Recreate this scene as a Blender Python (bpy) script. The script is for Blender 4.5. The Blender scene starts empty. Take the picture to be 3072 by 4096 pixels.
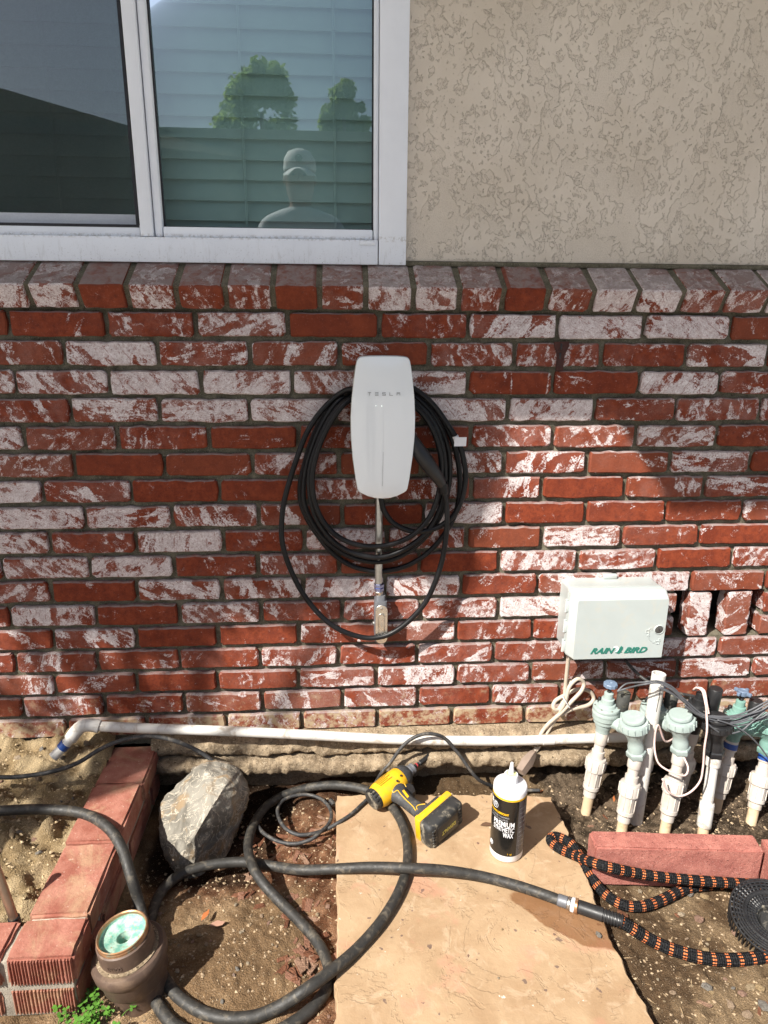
import bpy, bmesh, math, random
import numpy as np
from mathutils import Vector, Matrix, Quaternion
random.seed(7); rng = np.random.default_rng(7)
S = bpy.context.scene
COL = S.collection

# ---------------------------------------------------------------- camera
FPX = 2744.8; YAW, PITCH, ROLL = 0.06687, 0.28967, -0.00827
CAM = Vector((0, -1.604, 1.22))
def basis():
    cy, sy, cp, sp = math.cos(YAW), math.sin(YAW), math.cos(PITCH), math.sin(PITCH)
    f = Vector((sy*cp, cy*cp, -sp)); r = Vector((cy, -sy, 0)); d = f.cross(r)
    cr, sr = math.cos(ROLL), math.sin(ROLL)
    return f, r*cr + d*sr, d*cr - r*sr
CF, CR, CD = basis()
cam_d = bpy.data.cameras.new('camera'); cam = bpy.data.objects.new('camera', cam_d); COL.objects.link(cam)
M = Matrix(((CR.x, -CD.x, -CF.x, CAM.x), (CR.y, -CD.y, -CF.y, CAM.y), (CR.z, -CD.z, -CF.z, CAM.z), (0, 0, 0, 1)))
cam.matrix_world = M
cam_d.sensor_fit = 'HORIZONTAL'; cam_d.sensor_width = 36; cam_d.lens = FPX/3072*36
cam_d.clip_start = .02; cam_d.clip_end = 400
S.camera = cam

# ---------------------------------------------------------------- sky, sun, exposure
SUN = Vector((0.13, 0.112, -0.17)).normalized()          # the way the light travels
w = bpy.data.worlds.new('World'); S.world = w; w.use_nodes = True
wn = w.node_tree.nodes; wl = w.node_tree.links
sky = wn.new('ShaderNodeTexSky'); sky.sky_type = 'NISHITA'; sky.sun_disc = False
sky.sun_elevation = math.asin(-SUN.z); sky.sun_rotation = math.atan2(-SUN.x, -SUN.y) % (2*math.pi)
sky.air_density = 1.0; sky.dust_density = 2.0; sky.ozone_density = 1.0
bg = wn['Background']; bg.inputs[1].default_value = 0.07
wl.new(sky.outputs[0], bg.inputs[0])
sd = bpy.data.lights.new('sun', 'SUN'); sd.energy = 5.0; sd.angle = math.radians(.55); sd.color = (1, .955, .88)
so = bpy.data.objects.new('sun', sd); COL.objects.link(so); so.location = (-6, -6, 8)
so.rotation_euler = SUN.to_track_quat('-Z', 'Y').to_euler()
S.view_settings.view_transform = 'Standard'; S.view_settings.look = 'None'; S.view_settings.gamma = 1
S.view_settings.use_curve_mapping = False
S.view_settings.exposure = 0.92
S.cycles.max_bounces = 6; S.cycles.diffuse_bounces = 3; S.cycles.glossy_bounces = 3; S.cycles.transparent_max_bounces = 12

# ---------------------------------------------------------------- picking points in the place
def ray(u, v): return CF + CR*((u-1536)/FPX) + CD*((v-2048)/FPX)
def onz(u, v, z): r = ray(u, v); return CAM + r*((z-CAM.z)/r.z)
def ony(u, v, y): r = ray(u, v); return CAM + r*((y-CAM.y)/r.y)
def proj(p):
    q = Vector(p)-CAM; t = q.dot(CF); return 1536+FPX*q.dot(CR)/t, 2048+FPX*q.dot(CD)/t
def xat(u, z, y=0.):                                      # X of the point of column u at height z on the plane y
    v = proj((0, y, z))[1]
    for _ in range(3): X = ony(u, v, y).x; v = proj((X, y, z))[1]
    return X

# ---------------------------------------------------------------- noise
def _h(ix, iy, s):
    a = (ix.astype(np.int64)*374761393 + iy.astype(np.int64)*668265263 + s*974634777) & 0xffffffff
    a = ((a ^ (a >> 13))*1274126177) & 0xffffffff
    return ((a ^ (a >> 16)) & 0xffff)/65535.
def vn(x, y, s=0):
    ix, iy = np.floor(x), np.floor(y); fx, fy = x-ix, y-iy
    fx = fx*fx*fx*(fx*(fx*6-15)+10); fy = fy*fy*fy*(fy*(fy*6-15)+10)
    a, b, c, d = _h(ix, iy, s), _h(ix+1, iy, s), _h(ix, iy+1, s), _h(ix+1, iy+1, s)
    return (a*(1-fx)+b*fx)*(1-fy)+(c*(1-fx)+d*fx)*fy-.5
def fbm(x, y, f, o=4, s=0, g=.5):
    x = np.asarray(x, float); y = np.asarray(y, float)
    r = 0; a = 1.
    for i in range(o): r = r+a*vn(x*f+i*17.3, y*f-i*9.1, s+i); f *= 2.03; a *= g
    return r

# ---------------------------------------------------------------- mesh building
class MB:
    def __init__(s): s.v = []; s.f = []; s.uv = {}
    def add(s, vs, fs, M=None):
        o = len(s.v)
        s.v += [tuple(M @ Vector(p)) for p in vs] if M is not None else [tuple(p) for p in vs]
        s.f += [tuple(i+o for i in f) for f in fs]
        return s
    def box(s, c, d, M=None, bev=0., seg=2):
        c = Vector(c); hx, hy, hz = d[0]/2, d[1]/2, d[2]/2
        if bev <= 0:
            vs = [(c.x+a*hx, c.y+b*hy, c.z+e*hz) for a in (-1, 1) for b in (-1, 1) for e in (-1, 1)]
            return s.add(vs, [(0, 1, 3, 2), (4, 6, 7, 5), (0, 4, 5, 1), (2, 3, 7, 6), (0, 2, 6, 4), (1, 5, 7, 3)], M)
        bm = bmesh.new(); bmesh.ops.create_cube(bm, size=1)
        for v in bm.verts: v.co = Vector((v.co.x*d[0], v.co.y*d[1], v.co.z*d[2]))+c
        bmesh.ops.bevel(bm, geom=bm.edges[:], offset=bev, segments=seg, profile=.5, affect='EDGES', clamp_overlap=True)
        bm.verts.index_update()
        s.add([v.co[:] for v in bm.verts], [[v.index for v in f.verts] for f in bm.faces], M); bm.free(); return s
    def lathe(s, prof, n=24, M=None, cap0=True, cap1=True, rf=None):
        vs = []; fs = []; m = len(prof)
        for r, z in prof:
            for k in range(n):
                a = 2*math.pi*k/n; q = r*(rf(a, z) if rf else 1)
                vs.append((q*math.cos(a), q*math.sin(a), z))
        for i in range(m-1):
            for k in range(n):
                k2 = (k+1) % n; fs.append((i*n+k, i*n+k2, (i+1)*n+k2, (i+1)*n+k))
        if cap0: fs.append(tuple(range(n-1, -1, -1)))
        if cap1: fs.append(tuple((m-1)*n+k for k in range(n)))
        return s.add(vs, fs, M)
    def prism(s, pts, th, M=None, bev=0.):
        n = len(pts)
        c = (sum(p[0] for p in pts)/n, sum(p[1] for p in pts)/n)
        def inset(p, e):
            d = Vector((p[0]-c[0], p[1]-c[1])); l = d.length or 1; k = max(0, 1-e/l); return (c[0]+d.x*k, c[1]+d.y*k)
        rings = [[(p[0], p[1], 0) for p in pts], [(p[0], p[1], th-bev) for p in pts]]
        if bev > 0: rings.append([(*inset(p, bev), th) for p in pts])
        vs = [q for r in rings for q in r]; fs = []
        for i in range(len(rings)-1):
            for k in range(n): k2 = (k+1) % n; fs.append((i*n+k, i*n+k2, (i+1)*n+k2, (i+1)*n+k))
        fs.append(tuple(range(n-1, -1, -1))); o = (len(rings)-1)*n; fs.append(tuple(o+k for k in range(n)))
        return s.add(vs, fs, M)
    def tube(s, pts, r, n=10, cap=True, step=.006, smooth=True, sy=1.):
        P = spline(pts, step) if smooth else [Vector(p) for p in pts]
        R = r if callable(r) else (lambda t: r)
        m = len(P); T = []
        for i in range(m):
            d = P[min(i+1, m-1)]-P[max(i-1, 0)]; T.append(d.normalized() if d.length > 1e-9 else Vector((0, 0, 1)))
        N = T[0].orthogonal().normalized(); vs = []; fs = []; o = len(s.v); L = 0.
        for i in range(m):
            if i: L += (P[i]-P[i-1]).length; N = (N-T[i]*N.dot(T[i])).normalized()
            B = T[i].cross(N); rr = R(i/(m-1))
            for k in range(n):
                a = 2*math.pi*k/n; vs.append(P[i]+N*(math.cos(a)*rr)+B*(math.sin(a)*rr)); s.uv[o+i*n+k] = (L, k/n)
        for i in range(m-1):
            for k in range(n): k2 = (k+1) % n; fs.append((i*n+k, i*n+k2, (i+1)*n+k2, (i+1)*n+k))
        if cap: fs.append(tuple(range(n-1, -1, -1))); fs.append(tuple((m-1)*n+k for k in range(n)))
        return s.add(vs, fs)
    def loft(s, secs, M=None, cap=True):                  # secs: rings of equal length
        n = len(secs[0]); vs = [p for r in secs for p in r]; fs = []
        for i in range(len(secs)-1):
            for k in range(n): k2 = (k+1) % n; fs.append((i*n+k, i*n+k2, (i+1)*n+k2, (i+1)*n+k))
        if cap: fs.append(tuple(range(n-1, -1, -1))); fs.append(tuple((len(secs)-1)*n+k for k in range(n)))
        return s.add(vs, fs, M)
def spline(pts, step=.006):
    P = [Vector(p) for p in pts]; out = []
    for i in range(len(P)-1):
        p0, p1, p2, p3 = P[max(i-1, 0)], P[i], P[i+1], P[min(i+2, len(P)-1)]
        k = max(2, int((p2-p1).length/step))
        def knot(a, b): return max((b-a).length, 1e-6)**.5
        t0 = 0; t1 = t0+knot(p0, p1) if i else 1e-3; t2 = t1+knot(p1, p2); t3 = t2+knot(p2, p3) if i+2 < len(P) else t2+1e-3
        for j in range(k):
            if i == 0 or i == len(P)-2 or True:
                t = j/k; m1 = (p2-p0)*.5; m2 = (p3-p1)*.5
                l = (p2-p1).length
                if m1.length > l*1.2: m1 *= l*1.2/m1.length
                if m2.length > l*1.2: m2 *= l*1.2/m2.length
                q = p1*(2*t**3-3*t**2+1)+m1*(t**3-2*t**2+t)+p2*(-2*t**3+3*t**2)+m2*(t**3-t**2)
            out.append(q)
    out.append(P[-1]); return out
def rrect(w, h, r, n=5):
    o = []
    for cx, cy, a0 in ((w/2-r, h/2-r, 0), (-w/2+r, h/2-r, 90), (-w/2+r, -h/2+r, 180), (w/2-r, -h/2+r, 270)):
        for k in range(n+1): a = math.radians(a0+90*k/n); o.append((cx+r*math.cos(a), cy+r*math.sin(a)))
    return o
ORG = {}
def origin(o): return ORG.get(o.name, Vector((0, 0, 0)))
def mesh_from(name, mb, mat, base, smooth=True, ang=40):
    me = bpy.data.meshes.new(name)
    V = [(p[0]-base.x, p[1]-base.y, p[2]-base.z) for p in mb.v] if base.length else mb.v
    me.from_pydata(V, [], mb.f)
    if mb.uv:
        uvl = me.uv_layers.new(name='UVMap'); li = np.empty(len(me.loops), np.int32); me.loops.foreach_get('vertex_index', li)
        uv = np.array([mb.uv.get(int(i), (0, 0)) for i in li], np.float32)
        uvl.data.foreach_set('uv', uv.ravel())
    me.validate(clean_customdata=False)
    bm = bmesh.new(); bm.from_mesh(me); bmesh.ops.recalc_face_normals(bm, faces=bm.faces); bm.to_mesh(me); bm.free()
    if smooth:
        me.polygons.foreach_set('use_smooth', [True]*len(me.polygons)); me.set_sharp_from_angle(angle=math.radians(ang))
    if mat: me.materials.append(mat)
    me.update(); return me
def obj(name, mb, mat, parent=None, label=None, cat=None, group=None, kind=None, smooth=True, ang=40, base=None):
    b = origin(parent) if parent else (Vector(base) if base else Vector((0, 0, 0)))
    o = bpy.data.objects.new(name, mesh_from(name, mb, mat, b, smooth, ang)); COL.objects.link(o)
    if parent: o.parent = parent
    elif base: o.location = b
    ORG[o.name] = b
    tag(o, label, cat, group, kind); return o
def tag(o, label=None, cat=None, group=None, kind=None):
    if label: o['label'] = label
    if cat: o['category'] = cat
    if group: o['group'] = group
    if kind: o['kind'] = kind
    return o
def thing(name, loc, label, cat, group=None):
    o = bpy.data.objects.new(name, None); o.empty_display_size = .05; COL.objects.link(o)
    o.location = loc; ORG[o.name] = Vector(loc); return tag(o, label, cat, group)
def frame(o, x=None, z=None, y=None):                     # matrix from axes at o
    if y is None: y = Vector(z).cross(Vector(x))
    if z is None: z = Vector(x).cross(Vector(y))
    if x is None: x = Vector(y).cross(Vector(z))
    x, y, z = Vector(x).normalized(), Vector(y).normalized(), Vector(z).normalized()
    return Matrix(((x.x, y.x, z.x, o[0]), (x.y, y.y, z.y, o[1]), (x.z, y.z, z.z, o[2]), (0, 0, 0, 1)))
def upto(a, b):                                           # matrix whose z runs from a towards b
    z = (Vector(b)-Vector(a)).normalized(); x = z.orthogonal().normalized()
    return frame(a, x=x, z=z)
def text(mb, s, size, M, ext=.0004, width=None, shear=0., bold=0., align='CENTER', spacing=1., warp=None):
    c = bpy.data.curves.new('lettering', 'FONT'); c.body = s; c.size = size; c.extrude = ext; c.align_x = align; c.shear = shear
    c.offset = bold; c.space_character = spacing; c.resolution_u = 3
    o = bpy.data.objects.new('lettering', c); COL.objects.link(o)
    dg = bpy.context.evaluated_depsgraph_get(); me = o.evaluated_get(dg).to_mesh()
    vs = [Vector(v.co) for v in me.vertices]; fs = [tuple(p.vertices) for p in me.polygons]
    if width:
        x0 = min(v.x for v in vs); x1 = max(v.x for v in vs); k = width/(x1-x0)
        for v in vs: v.x *= k
    o.to_mesh_clear(); bpy.data.objects.remove(o); bpy.data.curves.remove(c)
    if warp: vs = [warp(v) for v in vs]
    return mb.add(vs, fs, M)

# ---------------------------------------------------------------- materials
class T:
    def __init__(s, name, col=(.5, .5, .5), rough=.6, metal=0., spec=.5):
        s.m = bpy.data.materials.new(name); s.m.use_nodes = True; s.nt = s.m.node_tree; s.b = s.nt.nodes['Principled BSDF']
        s.b.inputs['Base Color'].default_value = (*col, 1); s.b.inputs['Roughness'].default_value = rough
        s.b.inputs['Metallic'].default_value = metal; s.b.inputs['Specular IOR Level'].default_value = spec
        s._co = None
    def n(s, typ, ins=None, out=0, **pr):
        nd = s.nt.nodes.new('ShaderNode'+typ)
        for k, v in pr.items(): setattr(nd, k, v)
        for k, v in (ins or {}).items(): s.put(nd.inputs[k], v)
        return nd.outputs[out]
    def put(s, sock, v):
        if isinstance(v, bpy.types.NodeSocket): s.nt.links.new(v, sock)
        elif isinstance(v, (tuple, list)) and sock.type == 'RGBA': sock.default_value = (*v[:3], 1)
        else: sock.default_value = v
    def co(s, kind='Object'):
        return s.n('TexCoord', out=['Generated', 'Normal', 'UV', 'Object'].index(kind))
    def pos(s): return s.n('NewGeometry', out=0)
    def map(s, v, scale=(1, 1, 1), rot=(0, 0, 0), loc=(0, 0, 0)): return s.n('Mapping', {0: v, 1: loc, 2: rot, 3: scale})
    def noise(s, v, sc, det=4, ro=.55, dist=0., out=0): return s.n('TexNoise', {'Vector': v, 'Scale': sc, 'Detail': det, 'Roughness': ro, 'Distortion': dist}, out)
    def vor(s, v, sc, feat='F1', out=0, rnd=1.): return s.n('TexVoronoi', {'Vector': v, 'Scale': sc, 'Randomness': rnd}, out, feature=feat)
    def mr(s, v, a, b, c=0., d=1., sm=True): return s.n('MapRange', {0: v, 1: a, 2: b, 3: c, 4: d}, interpolation_type='SMOOTHSTEP' if sm else 'LINEAR')
    def ma(s, op, a, b=0., c=0., clamp=False): return s.n('Math', {0: a, 1: b, 2: c}, operation=op, use_clamp=clamp)
    def mix(s, f, a, b, mode='MIX'):
        nd = s.nt.nodes.new('ShaderNodeMix'); nd.data_type = 'RGBA'; nd.blend_type = mode
        s.put(nd.inputs[0], f); s.put(nd.inputs[6], a); s.put(nd.inputs[7], b); return nd.outputs[2]
    def vadd(s, a, b): return s.n('VectorMath', {0: a, 1: b}, operation='ADD')
    def sep(s, v, i): return s.n('SeparateXYZ', {0: v}, i)
    def col(s, c): s.put(s.b.inputs['Base Color'], c); return s
    def rough(s, c): s.put(s.b.inputs['Roughness'], c); return s
    def bump(s, h, strength=.5, dist=.002, prev=None):
        ins = {'Height': h, 'Strength': strength, 'Distance': dist}
        if prev is not None: ins['Normal'] = prev
        o = s.n('Bump', ins); s.put(s.b.inputs['Normal'], o); return o
def plain(name, col, rough=.5, metal=0., var=.12, sc=40., dirt=None, bump=0., bsc=400., spec=.5, dsc=18.):
    t = T(name, col, rough, metal, spec); v = t.co(); c = col
    n1 = t.noise(v, sc, 5, .6)
    c = t.mix(t.mr(n1, .3, .7), tuple(x*(1-var) for x in col), tuple(min(1, x*(1+var)) for x in col))
    if dirt:
        n2 = t.noise(v, dsc, 8, .68, .6); c = t.mix(t.ma('MULTIPLY', t.mr(n2, .5, .68), dirt[1]), c, dirt[0])
    t.col(c); t.rough(t.mr(t.noise(v, sc*2.3, 4), .2, .8, max(.03, rough-.1), min(1, rough+.12)))
    if bump: t.bump(t.noise(v, bsc, 4, .6), bump, .001)
    return t.m
MT = {}
# red brick with worn whitewash; object colour: R = how much white is left, G = tone, B = seed, A = soil splash
def brick_mat():
    t = T('worn_whitewashed_brick', rough=.85, spec=.25); oi = t.nt.nodes.new('ShaderNodeObjectInfo')
    sepc = t.n('SeparateColor', {0: oi.outputs['Color']}, 0); sc = sepc.node
    amt, tone, seed = sc.outputs[0], sc.outputs[1], sc.outputs[2]; alpha = oi.outputs['Alpha']
    off = t.n('CombineXYZ', {0: t.ma('MULTIPLY', seed, 37.), 1: t.ma('MULTIPLY', seed, 91.), 2: t.ma('MULTIPLY', seed, 53.)})
    p = t.vadd(t.co(), off)
    wn_ = t.n('TexWhiteNoise', {'W': t.ma('MULTIPLY', seed, 999.)}, 0, noise_dimensions='1D'); wn2 = t.n('TexWhiteNoise', {'W': t.ma('MULTIPLY', seed, 577.)}, 0, noise_dimensions='1D')
    ang = t.ma('MULTIPLY', wn_, 3.1)
    p = t.n('VectorMath', {0: p, 3: t.mr(wn2, 0., 1., 1.7, .6, False)}, operation='SCALE')
    rp = t.n('VectorRotate', {'Vector': p, 'Angle': ang}, rotation_type='Y_AXIS')
    st = t.map(rp, (11., 30., 42.))                                     # brushed streaks
    streak = t.noise(st, 1.15, 6, .6, 1.2)
    blot = t.noise(p, 26., 6, .7, 1.1)
    fine = t.noise(p, 330., 4, .75, .8)
    cell = t.n('SeparateColor', {0: t.vor(t.vadd(t.map(rp, (16., 40., 38.)), t.n('VectorMath', {0: t.noise(p, 30., 4, .6, 0, 1), 1: (1.2, 1.2, 1.2)}, operation='MULTIPLY')), 1., 'F1', 1)}, 0)
    ks = t.mr(wn2, 0., 1., .20, .52, False); kb = t.ma('SUBTRACT', .84, ks)
    s = t.ma('ADD', t.ma('ADD', t.ma('MULTIPLY', streak, ks), t.ma('MULTIPLY', blot, kb)), t.ma('MULTIPLY', cell, .16))
    s = t.ma('ADD', s, t.ma('MULTIPLY', t.ma('SUBTRACT', fine, .5), .30))
    thr = t.mr(amt, 0., 1., .67, .405, False)
    wht = t.mr(t.ma('SUBTRACT', s, thr), -.02, t.mr(wn2, 0., 1., .09, .03, False))
    scr = t.mr(t.noise(t.map(rp, (14., 60., 170.)), 1.3, 3, .6, 1.6), .60, .645)  # fine scraped lines
    wht = t.ma('MULTIPLY', wht, t.ma('MULTIPLY_ADD', scr, -.6, 1., True))
    haze = t.ma('MULTIPLY', t.ma('MULTIPLY', t.mr(t.noise(p, 14., 5, .6), .35, .75), t.mr(amt, .1, .8)), t.mr(fine, .3, .75, .15, .75))
    r1 = t.mix(t.mr(t.noise(p, 30., 6, .6), .3, .7), (.150, .026, .010), (.235, .046, .017))
    r2 = t.mix(t.mr(t.noise(p, 90., 5, .7), .42, .75), r1, (.115, .022, .011))
    r2 = t.mix(t.mr(tone, 0., 1., 0., .8), r2, (.19, .058, .03))
    r2 = t.mix(t.ma('MULTIPLY', t.mr(t.noise(p, 420., 2, .5), .60, .72), .5), r2, (.30, .09, .06))
    c = t.mix(haze, r2, (.42, .275, .245))
    wc = t.mix(t.mr(t.noise(p, 60., 5, .6), .3, .7), (.62, .565, .56), (.80, .765, .765))
    c = t.mix(t.ma('MULTIPLY', wht, t.mr(fine, .30, .62, .34, .94)), c, wc)
    dn = t.mr(t.ma('ADD', t.noise(p, 34., 8, .7), t.ma('MULTIPLY', alpha, .35)), .60, .80)
    c = t.mix(t.ma('MULTIPLY', dn, t.mr(alpha, 0., .5)), c, (.40, .30, .19))
    nz = t.sep(t.n('NewGeometry', out=1), 2)                               # weathered grey film on the sloping tops
    c = t.mix(t.ma('MULTIPLY', t.mr(nz, .6, .8), t.mr(t.noise(p, 40., 6, .7, .5), .3, .62, .25, .85)), c, (.27, .225, .215))
    t.col(c)
    h = t.noise(p, 60., 5, .72)
    t.bump(h, .8, .0022)
    return t.m
MT['brick'] = brick_mat()
def grain(name, a, b, c2, sc=60., fs=600., bump=.8, dist=.002, rough=.95):
    t = T(name, rough=rough, spec=.15); p = t.pos()
    c = t.mix(t.mr(t.noise(p, sc, 7, .65), .35, .65), a, b)
    f = t.noise(p, fs, 3, .6)
    c = t.mix(t.mr(f, .55, .7), c, c2)
    c = t.mix(t.mr(t.noise(p, fs*.7, 2, .5), .62, .72), c, tuple(x*.35 for x in a))
    t.col(c); t.bump(t.ma('ADD', t.ma('MULTIPLY', f, .5), t.noise(p, sc*2.5, 6, .7)), bump, dist); return t.m
MT['mortar'] = grain('grey_sandy_mortar', (.098, .088, .062), (.158, .143, .104), (.27, .25, .195), 30., 480.)
MT['mortar_light'] = grain('pale_mortar', (.30, .27, .22), (.42, .38, .31), (.5, .46, .4), 30., 500.)
MT['concrete'] = grain('rough_footing_concrete', (.20, .148, .095), (.37, .285, .19), (.5, .41, .3), 40., 260., 1., .006)
# trowelled lace stucco
def stucco_mat():
    t = T('trowelled_lace_stucco', rough=.9, spec=.2); p0 = t.pos()
    p = t.map(p0, (1, 1, .8))
    big = t.noise(p, 8.5, 8, .62, .35); a = t.noise(p, 48., 4, .7, .3)
    s = t.ma('ADD', t.ma('MULTIPLY', big, .66), t.ma('MULTIPLY', a, .34))
    plate = t.mr(s, .470, .486); plate2 = t.mr(s, .560, .576)
    brk = t.mr(t.noise(p0, 55., 3), .38, .56)
    edge = t.ma('MULTIPLY', t.mr(s, .458, .473), t.ma('SUBTRACT', 1., t.mr(s, .474, .480)))
    edge2 = t.ma('MULTIPLY', t.mr(s, .550, .563), t.ma('SUBTRACT', 1., t.mr(s, .564, .570)))
    c = t.mix(t.mr(t.noise(p0, 5., 4), .3, .7), (.63, .55, .455), (.71, .63, .535))
    grit = t.noise(p0, 420., 3, .6)
    c = t.mix(t.ma('MULTIPLY', t.ma('SUBTRACT', 1., plate), t.mr(grit, .45, .7, .0, .28)), c, (.44, .375, .30))
    c = t.mix(t.ma('MULTIPLY', t.ma('MULTIPLY', t.ma('ADD', edge, edge2, 0., True), brk), .26), c, (.22, .18, .14))
    t.col(c)
    h = t.ma('ADD', t.ma('ADD', t.ma('MULTIPLY', plate, 1.), t.ma('MULTIPLY', plate2, .8)), t.ma('MULTIPLY', t.ma('SUBTRACT', 1., plate), t.ma('MULTIPLY', grit, .5)))
    t.bump(h, 1., .0022); return t.m
MT['stucco'] = stucco_mat()
def vinyl():
    t = T('white_vinyl', rough=.38); p = t.pos()
    c = t.mix(t.mr(t.noise(p, 12., 4), .3, .7), (.82, .85, .91), (.86, .89, .95))
    st = t.noise(t.map(p, (120., 120., 22.)), 1., 8, .7, .4); low = t.mr(t.sep(p, 2), 1.30, 1.375, 1., 0.); crust = t.mr(t.ma('ABSOLUTE', t.ma('SUBTRACT', t.sep(p, 2), 1.3665)), .008, .002)
    c = t.mix(t.ma('MULTIPLY', t.mr(st, .52, .70), t.ma('MULTIPLY_ADD', low, .32, .02)), c, (.27, .24, .20))
    c = t.mix(t.ma('MULTIPLY', t.mr(t.noise(p, 260., 4, .7), .60, .68), t.ma('MULTIPLY', low, .5)), c, (.16, .14, .12))
    c = t.mix(t.ma('MULTIPLY', crust, t.mr(t.noise(p, 130., 5, .75), .46, .60, 0., .5)), c, (.40, .37, .33))
    t.col(c); return t.m
MT['vinyl'] = vinyl()
def glass():
    m = T('window_glass'); nt = m.nt; nt.nodes.remove(m.b); out = nt.nodes['Material Output']
    tr = nt.nodes.new('ShaderNodeBsdfTransparent'); tr.inputs[0].default_value = (.60, .78, .78, 1)
    gl = nt.nodes.new('ShaderNodeBsdfGlossy'); gl.inputs['Roughness'].default_value = .0; gl.inputs[0].default_value = (.95, 1, 1, 1)
    fr = nt.nodes.new('ShaderNodeFresnel'); fr.inputs[0].default_value = 2.6
    mx = nt.nodes.new('ShaderNodeMixShader'); nt.links.new(fr.outputs[0], mx.inputs[0]); nt.links.new(tr.outputs[0], mx.inputs[1]); nt.links.new(gl.outputs[0], mx.inputs[2])
    nt.links.new(mx.outputs[0], out.inputs[0]); return m.m
MT['glass'] = glass()
def screen():
    m = T('insect_screen', (.03, .035, .04), .7); nt = m.nt; out = nt.nodes['Material Output']; p = m.pos()
    k = m.mr(m.noise(p, 300., 2), .2, .8, .17, .23)
    tr = nt.nodes.new('ShaderNodeBsdfTransparent'); mx = nt.nodes.new('ShaderNodeMixShader')
    nt.links.new(k, mx.inputs[0]); nt.links.new(tr.outputs[0], mx.inputs[1]); nt.links.new(m.b.outputs[0], mx.inputs[2]); nt.links.new(mx.outputs[0], out.inputs[0])
    m.col((.04, .05, .056)); return m.m
MT['screen'] = screen()
MT['blind'] = plain('white_blind_slat', (.62, .62, .60), .5, var=.03, sc=8)
MT['blackline'] = plain('black_gasket', (.015, .015, .02), .6)
MT['dark'] = plain('dark_interior', (.02, .018, .016), .9)

# ================================================================ the brick wall
ZC = lambda c: CAM.z - .0391 - .0637*c
BH, JT = .0522, .0112
COURSES = {   # joints (photo columns) and how white each brick is, left to right (first level: brick left of the first joint)
0: ([33, 423, 782, 1150, 1518, 1873, 2232, 2578, 2924], [2, 2, 4, 6, 1, 3, 6, 8, 8, 2]),
1: ([255, 630, 1000, 1361, 1715, 2061, 2407, 2748, 3072], [4, 7, 5, 4, 2, 5, 5, 3, 6, 4]),
2: ([60, 434, 804, 1168, 1520, 1870, 2213, 2556, 2880], [6, 7, 8, 8, 7, 7, 2, 2, 8, 5]),
3: ([282, 637, 997, 1345, 1690, 2032, 2379, 2704, 3040], [5, 6, 7, 9, 6, 6, 8, 4, 5, 6]),
4: ([93, 468, 836, 1193, 1540, 1883, 2213, 2546, 2869], [7, 4, 3, 1, 3, 3, 5, 4, 6, 2]),
5: ([296, 657, 1010, 1356, 1685, 2016, 2349, 2680, 3005], [4, 1, 1, 5, 2, 5, 4, 3, 7, 1]),
6: ([170, 525, 877, 1244, 1575, 1885, 2169, 2501, 2819], [8, 4, 1, 1, 6, 4, 5, 1, 4, 5]),
7: ([338, 688, 1034, 1370, 1696, 2016, 2346, 2664, 2971], [8, 7, 6, 5, 1, 7, 1, 2, 2, 3]),
8: ([200, 544, 892, 1218, 1548, 1867, 2169, 2489, 2800], [7, 4, 8, 3, 6, 5, 2, 7, 3, 1]),
9: ([7, 358, 694, 1031, 1358, 1677, 1996, 2313, 2627, 2930], [5, 7, 8, 3, 5, 2, 1, 7, 6, 1, 5]),
10: ([202, 547, 885, 1212, 1541, 1844, 2152, 2460, 2764, 3060], [6, 1, 7, 6, 7, 7, 2, 6, 8, 3, 3]),
11: ([40, 383, 718, 1047, 1367, 1684, 1996, 2270, 2570], [2, 7, 2, 6, 4, 5, 6, 8, 5, 5]),
12: ([212, 544, 872, 1196, 1515, 1826, 2132, 2440], [3, 6, 2, 2, 4, 6, 3, 3, 4]),
13: ([60, 391, 718, 1039, 1354, 1668, 1975, 2268, 2570, 2872], [3, 4, 3, 3, 5, 4, 5, 4, 4, 6, 4]),
14: ([219, 547, 870, 1193, 1506, 1823, 2123, 2423, 2711, 3008], [5, 3, 2, 3, 6, 6, 4, 4, 4, 5, 5]),
15: ([91, 419, 738, 1051, 1370, 1672, 1965, 2238, 2545, 2840], [2, 5, 3, 4, 5, 6, 3, 4, 3, 3, 4]),
16: ([268, 590, 905, 1208, 1510, 1808, 2100, 2390, 2680, 2970], [4, 3, 3, 5, 5, 3, 3, 4, 4, 4, 4]),
}
wall = thing('brick_wall', (0, 0, .13), 'red brick wall with worn whitewash below the window and stucco', 'wall')
def brick_mesh(name, w, d, h, seed, n=24, amp=.0016, rad=.005):
    rr = random.Random(seed); o = []
    base = rrect(w, h, rad*rr.uniform(.7, 1.8), 2)
    pts = []
    for i in range(len(base)):
        a, b = base[i], base[(i+1) % len(base)]; L = math.dist(a, b); k = max(1, int(L/.018))
        for j in range(k): pts.append((a[0]+(b[0]-a[0])*j/k, a[1]+(b[1]-a[1])*j/k))
    pts = [(x+rr.gauss(0, amp*.6), z+rr.gauss(0, amp*.55)) for x, z in pts]
    mb = MB(); f = []; m = []; bk = []
    for x, z in pts:
        l = math.hypot(x, z); e = .0022+rr.random()*.0012
        f.append((x-math.copysign(min(e, abs(x)), x)*(abs(x) > w/2-.006), -.0012-rr.random()*.0008, z-math.copysign(min(e, abs(z)), z)*(abs(z) > h/2-.006)))
        m.append((x, .0018, z)); bk.append((x, d, z))
    mb.loft([bk, m, f])
    return mesh_from(name, mb, MT['brick'], Vector((0, 0, 0)), True, 30)
BM = [brick_mesh('brick', .192, .06, BH, 100+i) for i in range(12)]
BMX = {}
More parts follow.
